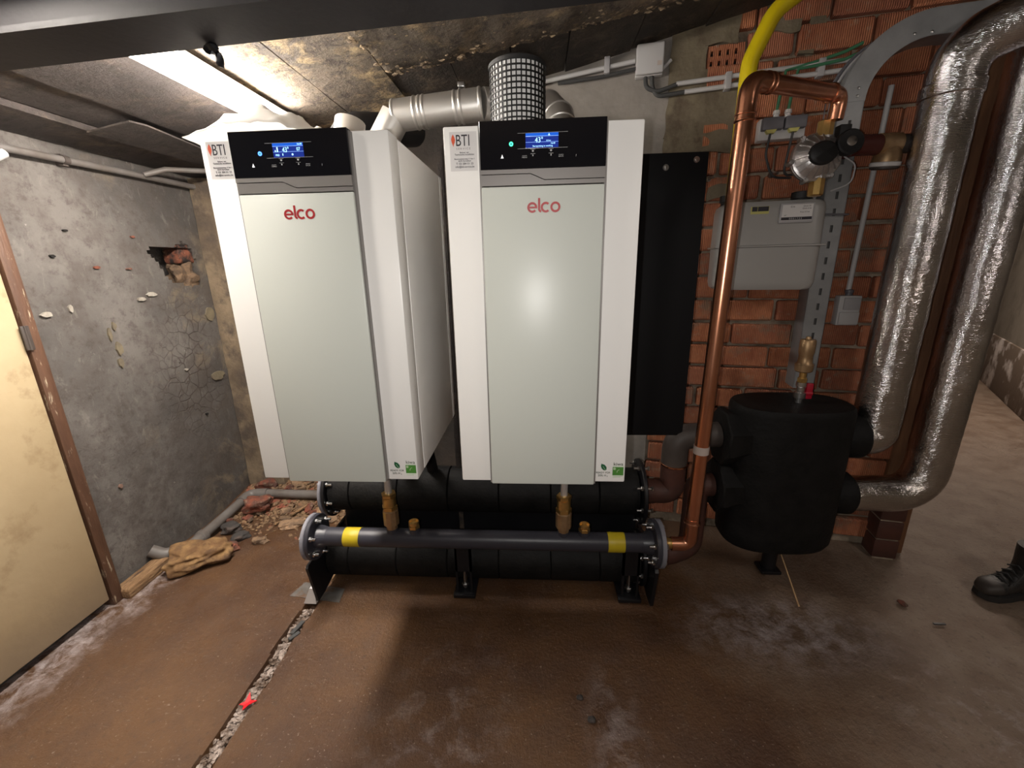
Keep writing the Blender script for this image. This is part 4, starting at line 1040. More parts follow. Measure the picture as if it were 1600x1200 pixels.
# ------------------------------------------------------------------ copper gas pipe from header to regulator
t = empty('gas_pipe', (0.682, 1.70, 0.365), 'tall shiny copper gas pipe in front of the gas meter', 'pipe')
CR = 0.0305
O_ = Vector((0.682, 1.70, 0.365))
top = Vector((0.716, 1.70, 2.188)); fr1 = Vector((1.190, 1.985, 2.222))
p_low = fillet([Vector((0.60, 1.70, 0.365)), O_, Vector((0.6825, 1.70, 0.50))], 0.06, 8)
obj('elbow', G().tube([p - O_ for p in p_low], CR, 24), 'copper', t)
obj('riser', G().tube([Vector((0.6825, 1.70, 0.47)) - O_, Vector((0.714, 1.70, 2.09)) - O_], CR - 0.001, 24), 'copper', t)
d = (fr1 - top).normalized()
obj('elbow', G().tube([p - O_ for p in fillet([Vector((0.7135, 1.70, 2.07)), top, top + d * 0.12], 0.075, 10)], CR + 0.0015, 24), 'copper', t)
obj('branch', G().tube([top + d * 0.09 - O_, fr1 - d * 0.06 - O_], CR - 0.001, 24), 'copper', t)
obj('elbow', G().tube([p - O_ for p in fillet([fr1 - d * 0.085, fr1, Vector((1.186, 1.99, 2.135))], 0.055, 8)], CR * 0.92, 24), 'copper', t)
for (p, a) in ((Vector((0.6832, 1.70, 0.478)), (0, 0, 1)), (Vector((0.714, 1.70, 2.085)), (0, 0, 1)), (Vector((0.7135, 1.70, 2.066)), (0, 0, 1)), (top + d * 0.085, d), (top + d * 0.108, d), (fr1 - d * 0.07, d)):
    obj('bead', G().lathe([(CR, -0.006), (CR + 0.0045, -0.002), (CR + 0.0045, 0.002), (CR, 0.006)], p - O_, a, 24), 'copper', t)
part_label(obj('tape_band', G().lathe([(CR + 0.001, 0), (CR + 0.001, 0.035)], Vector((0.689, 1.70, 0.815)) - O_, (0, 0, 1), 24), 'tape', t), 'pale tape wrapped around the riser')

# yellow gas pipe
t = empty('gas_pipe', (0.912, 2.2, 1.85), 'bright yellow gas pipe bending to the ceiling behind the copper elbow', 'pipe')
yp = fillet([(0.0, 0, 0.0), (0.004, 0, 0.58), (0.085, 0, 0.76), (0.185, 0.0, 0.828)], 0.16, 10)
obj('pipe', G().tube(yp, 0.034, 24), 'yellowp', t)
obj('weld_bead', G().lathe([(0.034, -0.004), (0.0355, 0), (0.034, 0.004)], (0.003, 0, 0.50), (0, 0, 1), 24), 'yellowp', t)

# ------------------------------------------------------------------ gas meter on the wall
def wempty(name, u, off, z, label, cat, group=None): return empty(name, wl(u, off, z), label, cat, group, rz=-TH)
mt = wempty('gas_meter', 3.345, 0.15, 1.463, 'grey box gas meter on the brick wall behind the copper pipe', 'meter')
mw = 0.222
def shell(z0, z1, zb):
    g = G(); pr = []
    for (x, r) in ((-1, 1), (1, 1)): pass
    outline = []
    for (cx2, cy2, a0_) in ((mw - 0.05, 0.05, 0), (-mw + 0.05, 0.05, 90), (-mw + 0.05, -0.05, 180), (mw - 0.05, -0.05, 270)):
        for k in range(7):
            a = math.radians(a0_ + 15 * k); outline.append((cx2 + 0.05 * math.cos(a), cy2 + 0.05 * math.sin(a)))
    rings = []
    for (z, s) in ((z0, 1.0), (z0 + (z1 - z0) * 0.82, 0.992), (z0 + (z1 - z0) * 0.95, 0.965), (z1, 0.91)):
        rings.append([g.bm.verts.new((x * s, y * s * (1.0 if s > 0.98 else 0.99), z + (zb * (1 - (x / mw) ** 2) if s < 0.99 else 0))) for x, y in outline])
    n_ = len(outline)
    for A, B in zip(rings, rings[1:]):
        for j in range(n_): g.bm.faces.new((A[j], A[(j + 1) % n_], B[(j + 1) % n_], B[j]))
    g.bm.faces.new(rings[0][::-1]); g.bm.faces.new(rings[-1]); return g
obj('upper_shell', shell(0.205, 0.392, 0.004), 'meter', mt, ang=50)
obj('lower_shell', shell(0.195, 0.004, -0.004), 'meter', mt, ang=50)
g = G().box(-mw - 0.006, mw + 0.006, -0.106, 0.106, 0.196, 0.204, 0.003)
obj('seam_flange', g, 'meter', mt)
yl = -0.104
obj('label_plate', G().box(-0.095, -0.02, -0.1015, -0.095, 0.340, 0.372), 'ylabel', mt)
pc = obj('pictogram', G().box(-0.090, -0.068, -0.1025, -0.100, 0.351, 0.371).box(-0.066, -0.022, -0.1025, -0.100, 0.351, 0.371), 'ink', mt)
ix = obj('index_window', G().box(0.022, 0.158, -0.112, -0.095, 0.296, 0.380, 0.004), 'gplastic', mt)
obj('dial_face', G().box(0.030, 0.150, -0.1135, -0.111, 0.306, 0.372), 'label', ix)
obj('counter_strip', G().box(0.030, 0.150, -0.1145, -0.1128, 0.308, 0.320), 'ink', ix)
obj('lettering', text_g([('0 0 0 1 7 2 5', 0.086, 0.3105, 0.009, 'CENTER', 1.1)], -0.1146, 0.0003), 'label', ix)
obj('lettering', text_g([('G16', 0.070, 0.360, 0.010, 'CENTER', 1.0), ('Qmax 25', 0.126, 0.362, 0.008, 'CENTER', 1.0), ('Qmin 0.16', 0.126, 0.352, 0.008, 'CENTER', 1.0), ('Pmax 0.5 bar', 0.120, 0.338, 0.007, 'CENTER', 1.0), ('m\u00b3', 0.045, 0.326, 0.009, 'CENTER', 1.0)], -0.1136, 0.0003), 'ink', ix)
for s in (-0.17, 0.135):
    obj('union', G().lathe([(0.036, 0), (0.036, 0.02), (0.042, 0.022), (0.042, 0.05), (0.034, 0.052)], (s, 0, 0.385), (0, 0, 1), 20), 'rubber', mt)
obj('wall_bracket', G().box(-0.15, 0.15, 0.09, 0.14, 0.26, 0.30), 'galv', mt)

# ------------------------------------------------------------------ regulator above the meter
rg = empty('pressure_regulator', (1.185, 2.06, 2.008), 'silver cast pressure regulator with black caps above the gas meter', 'regulator')
rg.scale = (0.80, 0.80, 0.80)
ax = Vector((-0.10, -1, 0.10)).normalized()
ax2 = Vector((0.55, -0.83, 0.08)).normalized()
bd = Vector((-0.03, -0.02, 0.0))
obj('body', G().lathe([(0.04, -0.06), (0.075, -0.045), (0.112, -0.02), (0.118, -0.008), (0.118, 0.010), (0.108, 0.014)], bd, ax, 36), 'alu', rg)
obj('cover', G().lathe([(0.118, 0.012), (0.118, 0.026), (0.104, 0.032), (0.086, 0.060), (0.060, 0.075), (0.055, 0.078)], bd, ax, 36), 'alu', rg)
u_ = ax.orthogonal().normalized(); q_ = ax.cross(u_)
for k in range(18):
    a = 2 * math.pi * k / 18; e = u_ * math.cos(a) + q_ * math.sin(a); s_ = ax.cross(e)
    p0, p1 = bd + e * 0.108 + ax * 0.032, bd + e * 0.062 + ax * 0.076
    g = G(); vs = []
    for p in (p0, p1):
        for (du, dv) in ((-0.004, -0.006), (0.004, -0.006), (0.003, 0.009), (-0.003, 0.009)): vs.append(g.bm.verts.new(p + s_ * du + ax * dv + e * dv * 0.4))
    for f in ((0, 1, 2, 3), (7, 6, 5, 4), (0, 4, 5, 1), (1, 5, 6, 2), (2, 6, 7, 3), (3, 7, 4, 0)): g.bm.faces.new([vs[i] for i in f])
    obj('rib', g, 'alu', rg)
for k in range(6):
    a = 2 * math.pi * (k + 0.4) / 6; e = u_ * math.cos(a) + q_ * math.sin(a)
    g = G().lathe([(0.011, -0.016), (0.013, -0.014), (0.013, 0.030), (0.010, 0.034)], bd + e * 0.120, ax, 12).hexnut(bd + e * 0.120 + ax * 0.032, ax, 0.009, 0.008)
    obj('clamp_bolt', g, 'alu', rg)
obj('cap', G().lathe([(0.058, 0), (0.060, 0.006), (0.058, 0.026), (0.048, 0.034), (0.0, 0.036)], bd + ax * 0.070, ax, 32, sx=0.95, sy=1.1), 'rubber', rg)
kb = obj('knob', G().lathe([(0.040, -0.02), (0.058, -0.012), (0.060, 0.0), (0.060, 0.028), (0.054, 0.034), (0.0, 0.035)], Vector((0.085, -0.085, 0.052)), ax, 32), 'rubber', rg)
part_label(kb, 'round black knob with a metal centre')
obj('knob_centre', G().lathe([(0.023, 0), (0.023, 0.004), (0.015, 0.007), (0.0, 0.008)], Vector((0.085, -0.085, 0.052)) + ax * 0.034, ax, 20), 'steel', kb)
obj('bracket', G().box(0.06, 0.115, -0.05, 0.0, 0.09, 0.15, 0.004), 'rubber', rg)
for (z0, z1) in ((0.085, 0.175), (-0.185, -0.09)):
    obj('fitting', G().lathe([(0.032, z0), (0.038, z0 + 0.006), (0.038, z1 - 0.006), (0.030, z1)], (-0.005, -0.03, 0), (0, 0, 1), 8), 'brass', rg)
obj('inlet', G().lathe([(0.055, -0.10), (0.055, -0.086), (0.042, -0.08), (0.042, 0.085), (0.050, 0.09), (0.050, 0.10)], (-0.005, -0.02, 0), (0, 0, 1), 24), 'alu', rg)
obj('impulse_tube', G().tube(fillet([(0.10, -0.05, 0.0), (0.16, -0.06, -0.04), (0.16, -0.05, -0.13), (0.08, -0.02, -0.16)], 0.05), 0.004, 8), 'gplastic', rg)

# ------------------------------------------------------------------ cable tray on the wall
tr = wempty('cable_tray', 3.628, 0.0, 0.96, 'grey perforated metal cable tray rising and bending right over the brick wall', 'tray')
hw = 0.046; yo = -0.125
zt = 2.255 - 0.96
g = G()
# upright front with slots left open, and two turned-back flanges
zs_ = [0.0]
k = 0
while zs_[-1] < zt - 0.09:
    zs_ += [zs_[-1] + 0.040, zs_[-1] + 0.072]
zs_.append(zt)
for i in range(len(zs_) - 1):
    if i % 2 == 0: g.box(-hw, hw, yo, yo + 0.004, zs_[i], zs_[i + 1])
    else: g.box(-hw, -0.002, yo, yo + 0.004, zs_[i], zs_[i + 1]).box(0.010, hw, yo, yo + 0.004, zs_[i], zs_[i + 1])
bmesh.ops.remove_doubles(g.bm, verts=g.bm.verts[:], dist=0.0001)
obj('upright', g, 'galv', tr)
for s in (-1, 1):
    x0_, x1_ = sorted((s * hw, s * (hw - 0.004)))
    obj('flange', G().box(x0_, x1_, yo, -0.012, 0.0, zt, 0.001), 'galv', tr)
obj('back_strip', G().box(-0.012, 0.012, yo + 0.006, -0.012, 0.0, zt), 'cable', tr)
rc = 0.185; cxx = hw + rc - 0.066
g = G(); o1 = arc(0.262, zt, 0.262 + hw, 180, 90, 24); i1 = arc(0.262, zt, 0.262 - hw, 180, 90, 24)
poly = o1 + [(0.62, zt + 0.262 + hw), (0.62, zt + 0.262 - hw)] + i1[::-1]
for y0_, y1_ in ((yo - 0.002, yo + 0.003),):
    V1 = [g.bm.verts.new((a, y0_, b)) for a, b in o1 + [(0.62, zt + 0.262 + hw)]]; V2 = [g.bm.verts.new((a, y0_, b)) for a, b in i1 + [(0.62, zt + 0.262 - hw)]]
    for a_, b_, c_, d_ in zip(V1, V1[1:], V2[1:], V2): g.bm.faces.new((a_, b_, c_, d_))
    ex = bmesh.ops.extrude_face_region(g.bm, geom=g.bm.faces[:])
    for v in [e for e in ex['geom'] if isinstance(e, bmesh.types.BMVert)]: v.co.y = y1_
obj('bend_face', g, 'galv', tr)
for R2 in (0.262 + hw, 0.262 - hw):
    pp = arc(0.262, zt, R2, 180, 90, 24) + [(0.62, zt + R2)]
    obj('bend_flange', G().ribbon(pp, 0.004, yo, -0.012), 'galv', tr)
for (a, b) in ((0.015, zt + 0.05), (0.015, zt + 0.02), (0.18, zt + 0.225), (0.24, zt + 0.225)):
    obj('rivet', G().lathe([(0.006, 0), (0.005, 0.003), (0.0, 0.004)], (a, yo - 0.002, b), (0, -1, 0), 10), 'steel', tr)
# grey cables along the tray's outer side
for k, (dx, m_) in enumerate(((-0.062, 'gplastic'), (-0.078, 'dplastic'))):
    cb = wempty('cable', 3.628 + dx, 0.06, 1.86, ('pale grey cable', 'dark grey cable')[k] + ' running up the left side of the cable tray', 'cable')
    pp = [(0, 0, 0), (0, 0, zt - 0.9 + 0.05)] + [(a - 0.262 + 0.262, 0, b) for a, b in arc(0.262 - dx * 0.0, zt - 0.9, 0.262, 175, 92, 10)] + [(0.6, 0, zt - 0.9 + 0.22)]
    obj('cord', G().tube([Vector(p) for p in pp], 0.007, 8), m_, cb)
# tie strap
tag(obj('cable_tie', G().tube(fillet([wl(3.57, 0.02, 1.80), wl(3.57, 0.14, 1.80), wl(3.69, 0.14, 1.795), wl(3.69, 0.02, 1.80)], 0.02), 0.004, 8), 'dplastic'), 'dark strap tied around the cable tray beside the meter', 'strap')

# ------------------------------------------------------------------ sockets, boxes, conduits, cables
sk = wempty('socket_box', 3.385, 0.022, 2.145, 'grey double socket box with two plugs on the brick wall', 'socket')
obj('back_box', G().box(-0.098, 0.098, -0.042, 0.02, 0.0, 0.092, 0.006), 'lplastic', sk)
for s in (-1, 1):
    ld = obj('flip_lid', G().box(s * 0.047 - 0.044, s * 0.047 + 0.044, -0.075, -0.040, 0.036, 0.088, 0.005, 2), 'dplastic', sk)
    obj('plug', G().prism([(s * 0.047 - 0.030, 0.040), (s * 0.047 + 0.020, 0.040), (s * 0.047 + 0.010, 0.022), (s * 0.047 - 0.018, 0.022)], lambda a, b: (a, -0.072, b), lambda a, b: (a, -0.046, b)), 'ylabel', sk)
    obj('gland', G().lathe([(0.016, 0), (0.016, 0.012), (0.012, 0.014), (0.012, 0.022), (0.016, 0.024), (0.014, 0.038)], (s * 0.024, -0.012, 0.09), (0, 0, 1), 10), 'label', sk)
for k, s in enumerate((-1, 1)):
    base = Vector(wl(3.385 + s * 0.047 - 0.004, 0.08, 2.168))
    c = tag(obj('plug_cable', G().tube(fillet([Vector((0, 0, 0)), Vector((-0.01, 0, -0.09)), Vector((0.04 - 0.05 * k, 0.02, -0.185)), Vector((0.20 - 0.1 * k, 0.06, -0.185 + 0.02 * k))], 0.07), 0.0055, 8), 'cable', loc=base), ('dark cable looping down from the left plug of the socket box', 'dark cable looping down from the right plug of the socket box')[k], 'cable')
for k, s in enumerate((-1, 1)):
    g = G().tube([wl(3.385 + s * 0.024, 0.034, 2.27), wl(3.385 + s * 0.024 + 0.008, 0.034, 2.37), wl(3.40 + s * 0.025, 0.045, 2.43), wl(3.50, 0.045 + 0.012 * k, 2.452 - 0.02 * k), wl(3.60, 0.05, 2.475 - 0.03 * k), wl(3.66, 0.05, 2.50 - 0.035 * k)], 0.007, 8)
    tag(obj('green_cable', g, 'green'), ('green cable from the left gland of the socket box up to the tray', 'green cable from the right gland of the socket box up to the tray')[k], 'cable')
# small wall lever below the sockets
tag(obj('wall_hook', G().lathe([(0.014, 0), (0.014, 0.01), (0.006, 0.012), (0.006, 0.05)], wl(3.375, 0.012, 2.00), WN + WD * 0.4, 12), 'steel'), 'small steel hook in the mortar joint below the socket box', 'hook')
tag(obj('wall_hook', G().lathe([(0.014, 0), (0.014, 0.01), (0.006, 0.012), (0.006, 0.05)], wl(3.09, 0.012, 2.0), WN + WD * 0.4, 12), 'steel'), 'small steel hook on the wall left of the copper pipe', 'hook')

jb = wempty('junction_box', 2.775, 0.012, 2.475, 'light grey square junction box near the ceiling above the right boiler', 'box')
obj('box_base', G().box(-0.064, 0.064, -0.03, 0.012, 0.0, 0.128, 0.006), 'lplastic', jb)
obj('box_lid', G().box(-0.062, 0.066, -0.055, -0.031, 0.002, 0.130, 0.008, 3), 'lplastic', jb)
obj('label_chip', G().box(0.036, 0.056, -0.0565, -0.054, 0.032, 0.050), 'tape', jb)
for k, (u0, u1, za, zb, lab) in enumerate(((2.12, 2.708, 2.495, 2.545, 'grey conduit running left from the junction box behind the filter drum'), (2.905, 3.66, 2.428, 2.446, 'upper grey conduit on the bricks right of the junction box'), (2.945, 3.66, 2.390, 2.408, 'lower grey conduit on the bricks right of the junction box'))):
    tag(obj('conduit', G().tube([wl(u0, 0.04, za), wl(u1, 0.04, zb)], 0.0105, 12), 'lplastic'), lab, 'conduit', 'grey conduits on the back wall')
tag(obj('dark_cable', G().tube([wl(2.33, 0.03, 2.495), wl(2.55, 0.03, 2.500), wl(2.72, 0.035, 2.515)], 0.009, 10), 'cable'), 'dark cable under the conduit left of the junction box', 'cable')
for k in range(2):
    g = G().tube(fillet([wl(2.76 + 0.03 * k, 0.03, 2.478), wl(2.765 + 0.03 * k, 0.03, 2.43), wl(2.82, 0.035, 2.405 - 0.02 * k), wl(2.91 + 0.04 * k, 0.04, 2.426 - 0.036 * k)], 0.06), 0.010, 10)
    tag(obj('dark_cable', g, 'cable'), ('upper', 'lower')[k] + ' dark cable looping from the junction box into its conduit', 'cable')
tag(obj('cable_end', G().tube([wl(2.838, 0.035, 2.50), wl(2.875, 0.03, 2.535)], 0.008, 10), 'lplastic'), 'short grey cable end beside the right edge of the junction box', 'cable')
for (u, z, dz, lab) in ((2.575, 2.541, 0.05, 'grey saddle clip on the conduit left of the junction box'), (3.135, 2.415, 0.05, 'grey saddle clip on the paired conduits beside the copper pipe'), (3.515, 2.425, 0.05, 'grey saddle clip on the paired conduits under the green cables')):
    cl = G().box(-0.014, 0.014, -0.056, 0.0, -dz * 0.72, dz * 0.72, 0.004)
    tag(obj('conduit_clip', cl, 'gplastic', loc=wl(u, 0.0, z), rot=(0, 0, -TH)), lab, 'clip', 'conduit clips')

sw = wempty('light_switch', 3.795, 0.01, 1.278, 'grey surface switch on the bricks between tray and insulated pipe', 'switch')
obj('back_box', G().box(-0.048, 0.048, -0.050, 0.01, 0.0, 0.146, 0.006), 'lplastic', sw)
obj('rocker', G().box(-0.028, 0.042, -0.058, -0.048, 0.078, 0.136, 0.003), 'gplastic', sw)
obj('cover_flap', G().box(-0.040, 0.046, -0.058, -0.048, 0.004, 0.066, 0.004), 'lplastic', sw)
obj('gland', G().lathe([(0.016, 0), (0.016, 0.012), (0.019, 0.014), (0.019, 0.026), (0.013, 0.03)], (0.0, -0.02, 0.146), (0, 0, 1), 12), 'dplastic', sw)
tag(obj('conduit', G().tube([wl(3.790, 0.03, 1.45), wl(3.806, 0.03, 2.33)], 0.0115, 12), 'lplastic'), 'upright white conduit leading down to the grey switch', 'conduit')

# ------------------------------------------------------------------ red valve between tray and insulated pipe
rv = empty('brass_valve', (1.46, 2.08, 2.06), 'brass valve with white ring and dark red pipe left of insulated pipe', 'valve')
obj('red_pipe', G().tube([(-0.115, 0, 0.0), (0.0, 0, 0.0)], 0.040, 20), 'maroon', rv)
obj('valve_body', G().tube([(-0.03, 0, 0.0), (0.05, 0, 0.0)], 0.043, 20).lathe([(0.035, -0.005), (0.045, -0.03), (0.050, -0.05), (0.050, -0.068)], (0.02, -0.005, 0.0), (0, -0.15, 1), 24), 'bronze', rv)
obj('nipple', G().tube([(0.05, 0, 0), (0.135, 0, 0.0)], 0.036, 20), 'elbow', rv)
obj('white_ring', G().lathe([(0.050, 0), (0.054, -0.003), (0.054, -0.015), (0.050, -0.018)], (0.02, 0.005, -0.066), (0, -0.15, 1), 28), 'label', rv)
obj('cap', G().lathe([(0.050, 0), (0.050, -0.008), (0.040, -0.012), (0.0, -0.012)], (0.02, 0.008, -0.084), (0, -0.15, 1), 28), 'elbow', rv)
obj('wall_stub', G().tube([(-0.09, 0.0, 0), (-0.09, 0.24, 0)], 0.03, 16), 'maroon', rv)

# ------------------------------------------------------------------ black tank and its pipes
tk = empty('buffer_tank', (1.205, 2.0, 0.0), 'black foam clad oval tank standing at the right of the headers', 'tank')
def tank_ring(g, z, s, rx=0.268, ry=0.172, n=48, e=0.78):
    out = []
    for j in range(n):
        a = 2 * math.pi * j / n; c, sn = math.cos(a), math.sin(a)
        out.append(g.bm.verts.new((rx * s * math.copysign(abs(c) ** e, c), ry * s * math.copysign(abs(sn) ** e, sn), z)))
    return out
g = G(); prof = [(0.205, 0.80), (0.215, 0.93), (0.24, 0.985), (0.30, 1.0), (0.60, 1.0), (0.915, 1.0), (0.935, 0.985), (0.945, 0.955)]
rs = [tank_ring(g, z, s) for z, s in prof]
for A, B in zip(rs, rs[1:]):
    for j in range(48): g.bm.faces.new((A[j], A[(j + 1) % 48], B[(j + 1) % 48], B[j]))
g.bm.faces.new(rs[0][::-1]); g.bm.faces.new(rs[-1])
obj('cladding', g, 'foam', tk)
for (z, s, sx, ry, rz) in ((0.775, -1, 0.24, 0.135, 0.135), (0.51, -1, 0.24, 0.13, 0.13)):
    g = G(); rings = []
    for (x, k) in ((-0.20, 0.80), (-0.245, 0.86), (-0.30, 1.0), (-0.318, 1.0), (-0.325, 0.95)):
        rings.append([g.bm.verts.new((x, -0.015 + ry * k * math.cos(2 * math.pi * j / 8 + math.pi / 8) * 1.06, z + rz * k * math.sin(2 * math.pi * j / 8 + math.pi / 8) * 1.06)) for j in range(8)])
    for A, B in zip(rings, rings[1:]):
        for j in range(8): g.bm.faces.new((A[j], A[(j + 1) % 8], B[(j + 1) % 8], B[j]))
    g.bm.faces.new(rings[0][::-1]); g.bm.faces.new(rings[-1])
    bmesh.ops.bevel(g.bm, geom=[e for e in g.bm.edges if e.calc_face_angle(0) > 0.6], offset=0.012, segments=2, affect='EDGES')
    obj('port_collar', g, 'foam', tk)
for z in (0.775, 0.47):
    obj('port_collar', G().lathe([(0.09, 0), (0.105, 0.03), (0.108, 0.080), (0.095, 0.095)], (0.245, 0.0, z), (1, 0, 0), 28, sx=1.0, sy=1.0), 'foam', tk)
obj('foot', G().lathe([(0.035, 0.02), (0.035, 0.22)], (0.02, 0.0, 0), (0, 0, 1), 16).box(-0.03, 0.07, -0.045, 0.045, 0.0, 0.018, 0.004), 'black', tk)
# rod lying against the tank's foot
tag(obj('metal_rod', G().tube([(1.225, 1.94, 0.185), (1.238, 1.735, 0.006)], 0.0045, 8), 'bronze'), 'thin metal rod leaning on the floor under the black tank', 'rod')
# brass safety valve with red handle on top
sv = empty('safety_valve', (1.238, 2.0, 0.945), 'brass air valve with a red handle on top of the black tank', 'valve')
obj('valve_body', G().lathe([(0.018, -0.002), (0.018, 0.02), (0.026, 0.024), (0.026, 0.05), (0.018, 0.055), (0.018, 0.075), (0.022, 0.08), (0.022, 0.10)], (0, 0, 0), (0, 0, 1), 12), 'steel', sv)
obj('nipple', G().hexnut((0, 0, 0.10), (0, 0, 1), 0.022, 0.02).lathe([(0.015, 0), (0.015, 0.04)], (0, 0, 0.118), (0, 0, 1), 16), 'brass', sv)
obj('float_chamber', G().lathe([(0.030, 0.150), (0.036, 0.155), (0.038, 0.185), (0.030, 0.195), (0.028, 0.225), (0.032, 0.245), (0.032, 0.295), (0.028, 0.302), (0.012, 0.304), (0.010, 0.315)], (-0.002, 0, 0), (0, 0, 1), 24), 'bronze', sv)
part_label(obj('handle', G().box(0.022, 0.052, -0.012, 0.004, 0.018, 0.095, 0.005).lathe([(0.012, 0), (0.012, 0.03)], (0.02, -0.004, 0.045), (1, 0, 0), 12), 'red', sv), 'red lever handle')

# iron pipes from the headers into the tank
p1 = empty('iron_pipe', (0.677, 1.985, 0.47), 'dark iron elbow pipe from the upper header into the tank', 'pipe')
obj('pipe', G().tube([(-0.155, 0, 0), (-0.09, 0, 0)], 0.062, 24).tube(fillet([(-0.10, 0, 0), (0, 0, 0), (0, 0, 0.16)], 0.09), 0.060, 24), 'rust', p1)
obj('elbow', G().tube(fillet([(0, 0, 0.155), (0, 0, 0.30), (0.20, 0, 0.315)], 0.11, 10), 0.062, 24), 'elbow', p1)
part_label(obj('solder_ring', G().lathe([(0.060, -0.006), (0.066, -0.002), (0.066, 0.004), (0.060, 0.008)], (0, 0, 0.155), (0, 0, 1), 28), 'copper', p1), 'copper coloured joint ring')
p2 = empty('iron_pipe', (0.80, 1.985, 0.150), 'rust brown pipe from the lower header up into the tank', 'pipe')
obj('pipe', G().tube(fillet([(-0.27, -0.10, 0), (-0.12, -0.06, 0), (0, 0, 0), (0, 0, 0.36), (0.075, 0, 0.36)], 0.09), 0.058, 24), 'rust', p2)

# ------------------------------------------------------------------ foil insulated pipes
def foilpipe(loc, pts, rad, r, label, seed, wraps):
    t = empty('insulated_pipe', loc, label, 'pipe', 'foil wrapped pipes by the doorway')
    fp = dens(fillet(pts, rad, 12), 0.016)
    obj('foil_wrap', G().tube([p - Vector(loc) for p in fp], r, 64, wob=0.0022, seed=seed), 'foil', t, ang=80)
    for (i, wdt) in wraps:
        p = Vector(i); g = G().lathe([(r + 0.0025, -wdt / 2), (r + 0.006, -wdt / 2 + 0.004), (r + 0.006, wdt / 2 - 0.004), (r + 0.0025, wdt / 2)], p - Vector(loc), (0, 0, 1), 48)
        obj('tape_seam', g, 'foil', t)
    # lengthwise lap of the foil jacket
    return t
f1 = foilpipe((1.61, 2.0, 0.70), [(1.545, 2.0, 0.775), (1.61, 2.0, 0.785), (1.610, 2.0, 1.2), (1.612, 2.0, 2.36), (1.90, 1.80, 2.50), (2.8, 1.45, 2.62)], 0.14, 0.0925, 'left foil wrapped pipe rising behind the black tank', 3, (((1.612, 2.0, 2.22), 0.05),))
f2 = foilpipe((1.895, 2.0, 0.40), [(1.545, 2.0, 0.466), (1.895, 2.0, 0.464), (1.896, 2.0, 0.95), (1.898, 2.0, 2.70)], 0.17, 0.0875, 'right foil wrapped pipe with a bend into the black tank', 11, ())

# brick stump under the pipes, close to the jamb
st = wempty('brick_pier', 4.165, 0.06, 0.0, 'low dark brick stump on the floor under the insulated pipe bend', 'pier')
for k in range(3):
    g = G().box(-0.06, 0.055, -0.05, 0.06, 0.012 + 0.115 * k, 0.118 + 0.115 * k, 0.006)
    for v in g.bm.verts: v.co += Vector((0.004 * noise.noise(v.co * 30), 0.005 * noise.noise(v.co * 28), 0.003 * noise.noise(v.co * 31)))
    obj('brick', g, 'rust', st)
obj('mortar', G().box(-0.052, 0.047, -0.043, 0.056, 0.0, 0.352), 'mortar', st)

# ------------------------------------------------------------------ pipes on the left wall
pl = empty('wall_pipe', (-2.145, 1.95, 2.10), 'thin grey pipe along the top of the left wall', 'pipe')
obj('pipe', G().tube([(0, -0.6, -0.012), (0, 0.0, 0.0), (0, 0.50, 0.008), (0.0, 0.98, 0.012)], 0.0155, 14), 'pvc', pl)
obj('clip', G().lathe([(0.0165, -0.012), (0.019, -0.012), (0.019, 0.012), (0.0165, 0.012)], (0, 0.05, 0.001), (0, 1, 0), 16).box(-0.035, 0.0, 0.038, 0.062, -0.024, 0.024), 'elbow', pl)
tag(obj('wall_pipe', G().tube([(-2.13, 2.39, 2.112), (-2.06, 2.46, 2.150), (-1.92, 2.70, 2.180)], 0.014, 12), 'pvc'), 'short grey pipe branching under the ceiling behind the left boiler', 'pipe')
# a white bend where the pipe starts
tag(obj('pipe_end', G().tube(fillet([(-2.14, 1.60, 2.05), (-2.14, 1.72, 2.05), (-2.14, 1.76, 2.075)], 0.03), 0.018, 12), 'lplastic'), 'white pipe bend at the left edge on the wall top', 'pipe')

fp = empty('drain_pipe', (-2.06, 2.02, 0.055), 'grey plastic drain pipe on the floor along the left wall', 'pipe')
def rel(p): return Vector(p) - Vector((-2.06, 2.02, 0.055))
obj('bend', G().tube([rel(p) for p in fillet([(-2.17, 1.90, 0.105), (-2.12, 1.925, 0.062), (-2.045, 2.00, 0.048), (-2.045, 2.12, 0.05)], 0.06)], 0.033, 18), 'pvc', fp)
obj('collar', G().lathe([(0.034, 0), (0.040, 0.006), (0.040, 0.034), (0.034, 0.04)], rel((-2.045, 2.09, 0.05)), (0, 1, 0), 20), 'pvc', fp)
obj('pipe', G().tube([rel((-2.045, 2.10, 0.05)), rel((-2.05, 2.50, 0.068))], 0.030, 18), 'pvc', fp)
obj('elbow', G().tube([rel(p) for p in fillet([(-2.05, 2.47, 0.066), (-2.05, 2.57, 0.07), (-1.93, 2.585, 0.07)], 0.06)], 0.036, 18), 'pvc', fp)
obj('pipe', G().tube([rel((-1.95, 2.585, 0.07)), rel((-1.15, 2.60, 0.05))], 0.030, 18), 'pvc', fp)
# round dark hole the pipe enters
# timber sill, ochre block, rubble
g = G().box(-2.165, -2.075, 1.66, 1.915, -0.004, 0.058, 0.012, 2)
for v in g.bm.verts: v.co += Vector((0.008 * noise.noise(v.co * 16), 0.006 * noise.noise(v.co * 18), 0.008 * noise.noise(v.co * 15)))
tag(obj('timber_sill', g, 'rotwood'), 'rotten brown timber piece on the floor at the door frame', 'timber')
g = G().rock((0, 0, 0.055), (0.155, 0.105, 0.062), 6, 5, 0.42).rot(Matrix.Rotation(0.62, 4, 'Z'))
tag(obj('stone_block', g, 'ochre', loc=(-1.922, 1.945, 0.006), ang=60), 'large crumbling ochre block lying beside the drain pipe bend', 'stone')

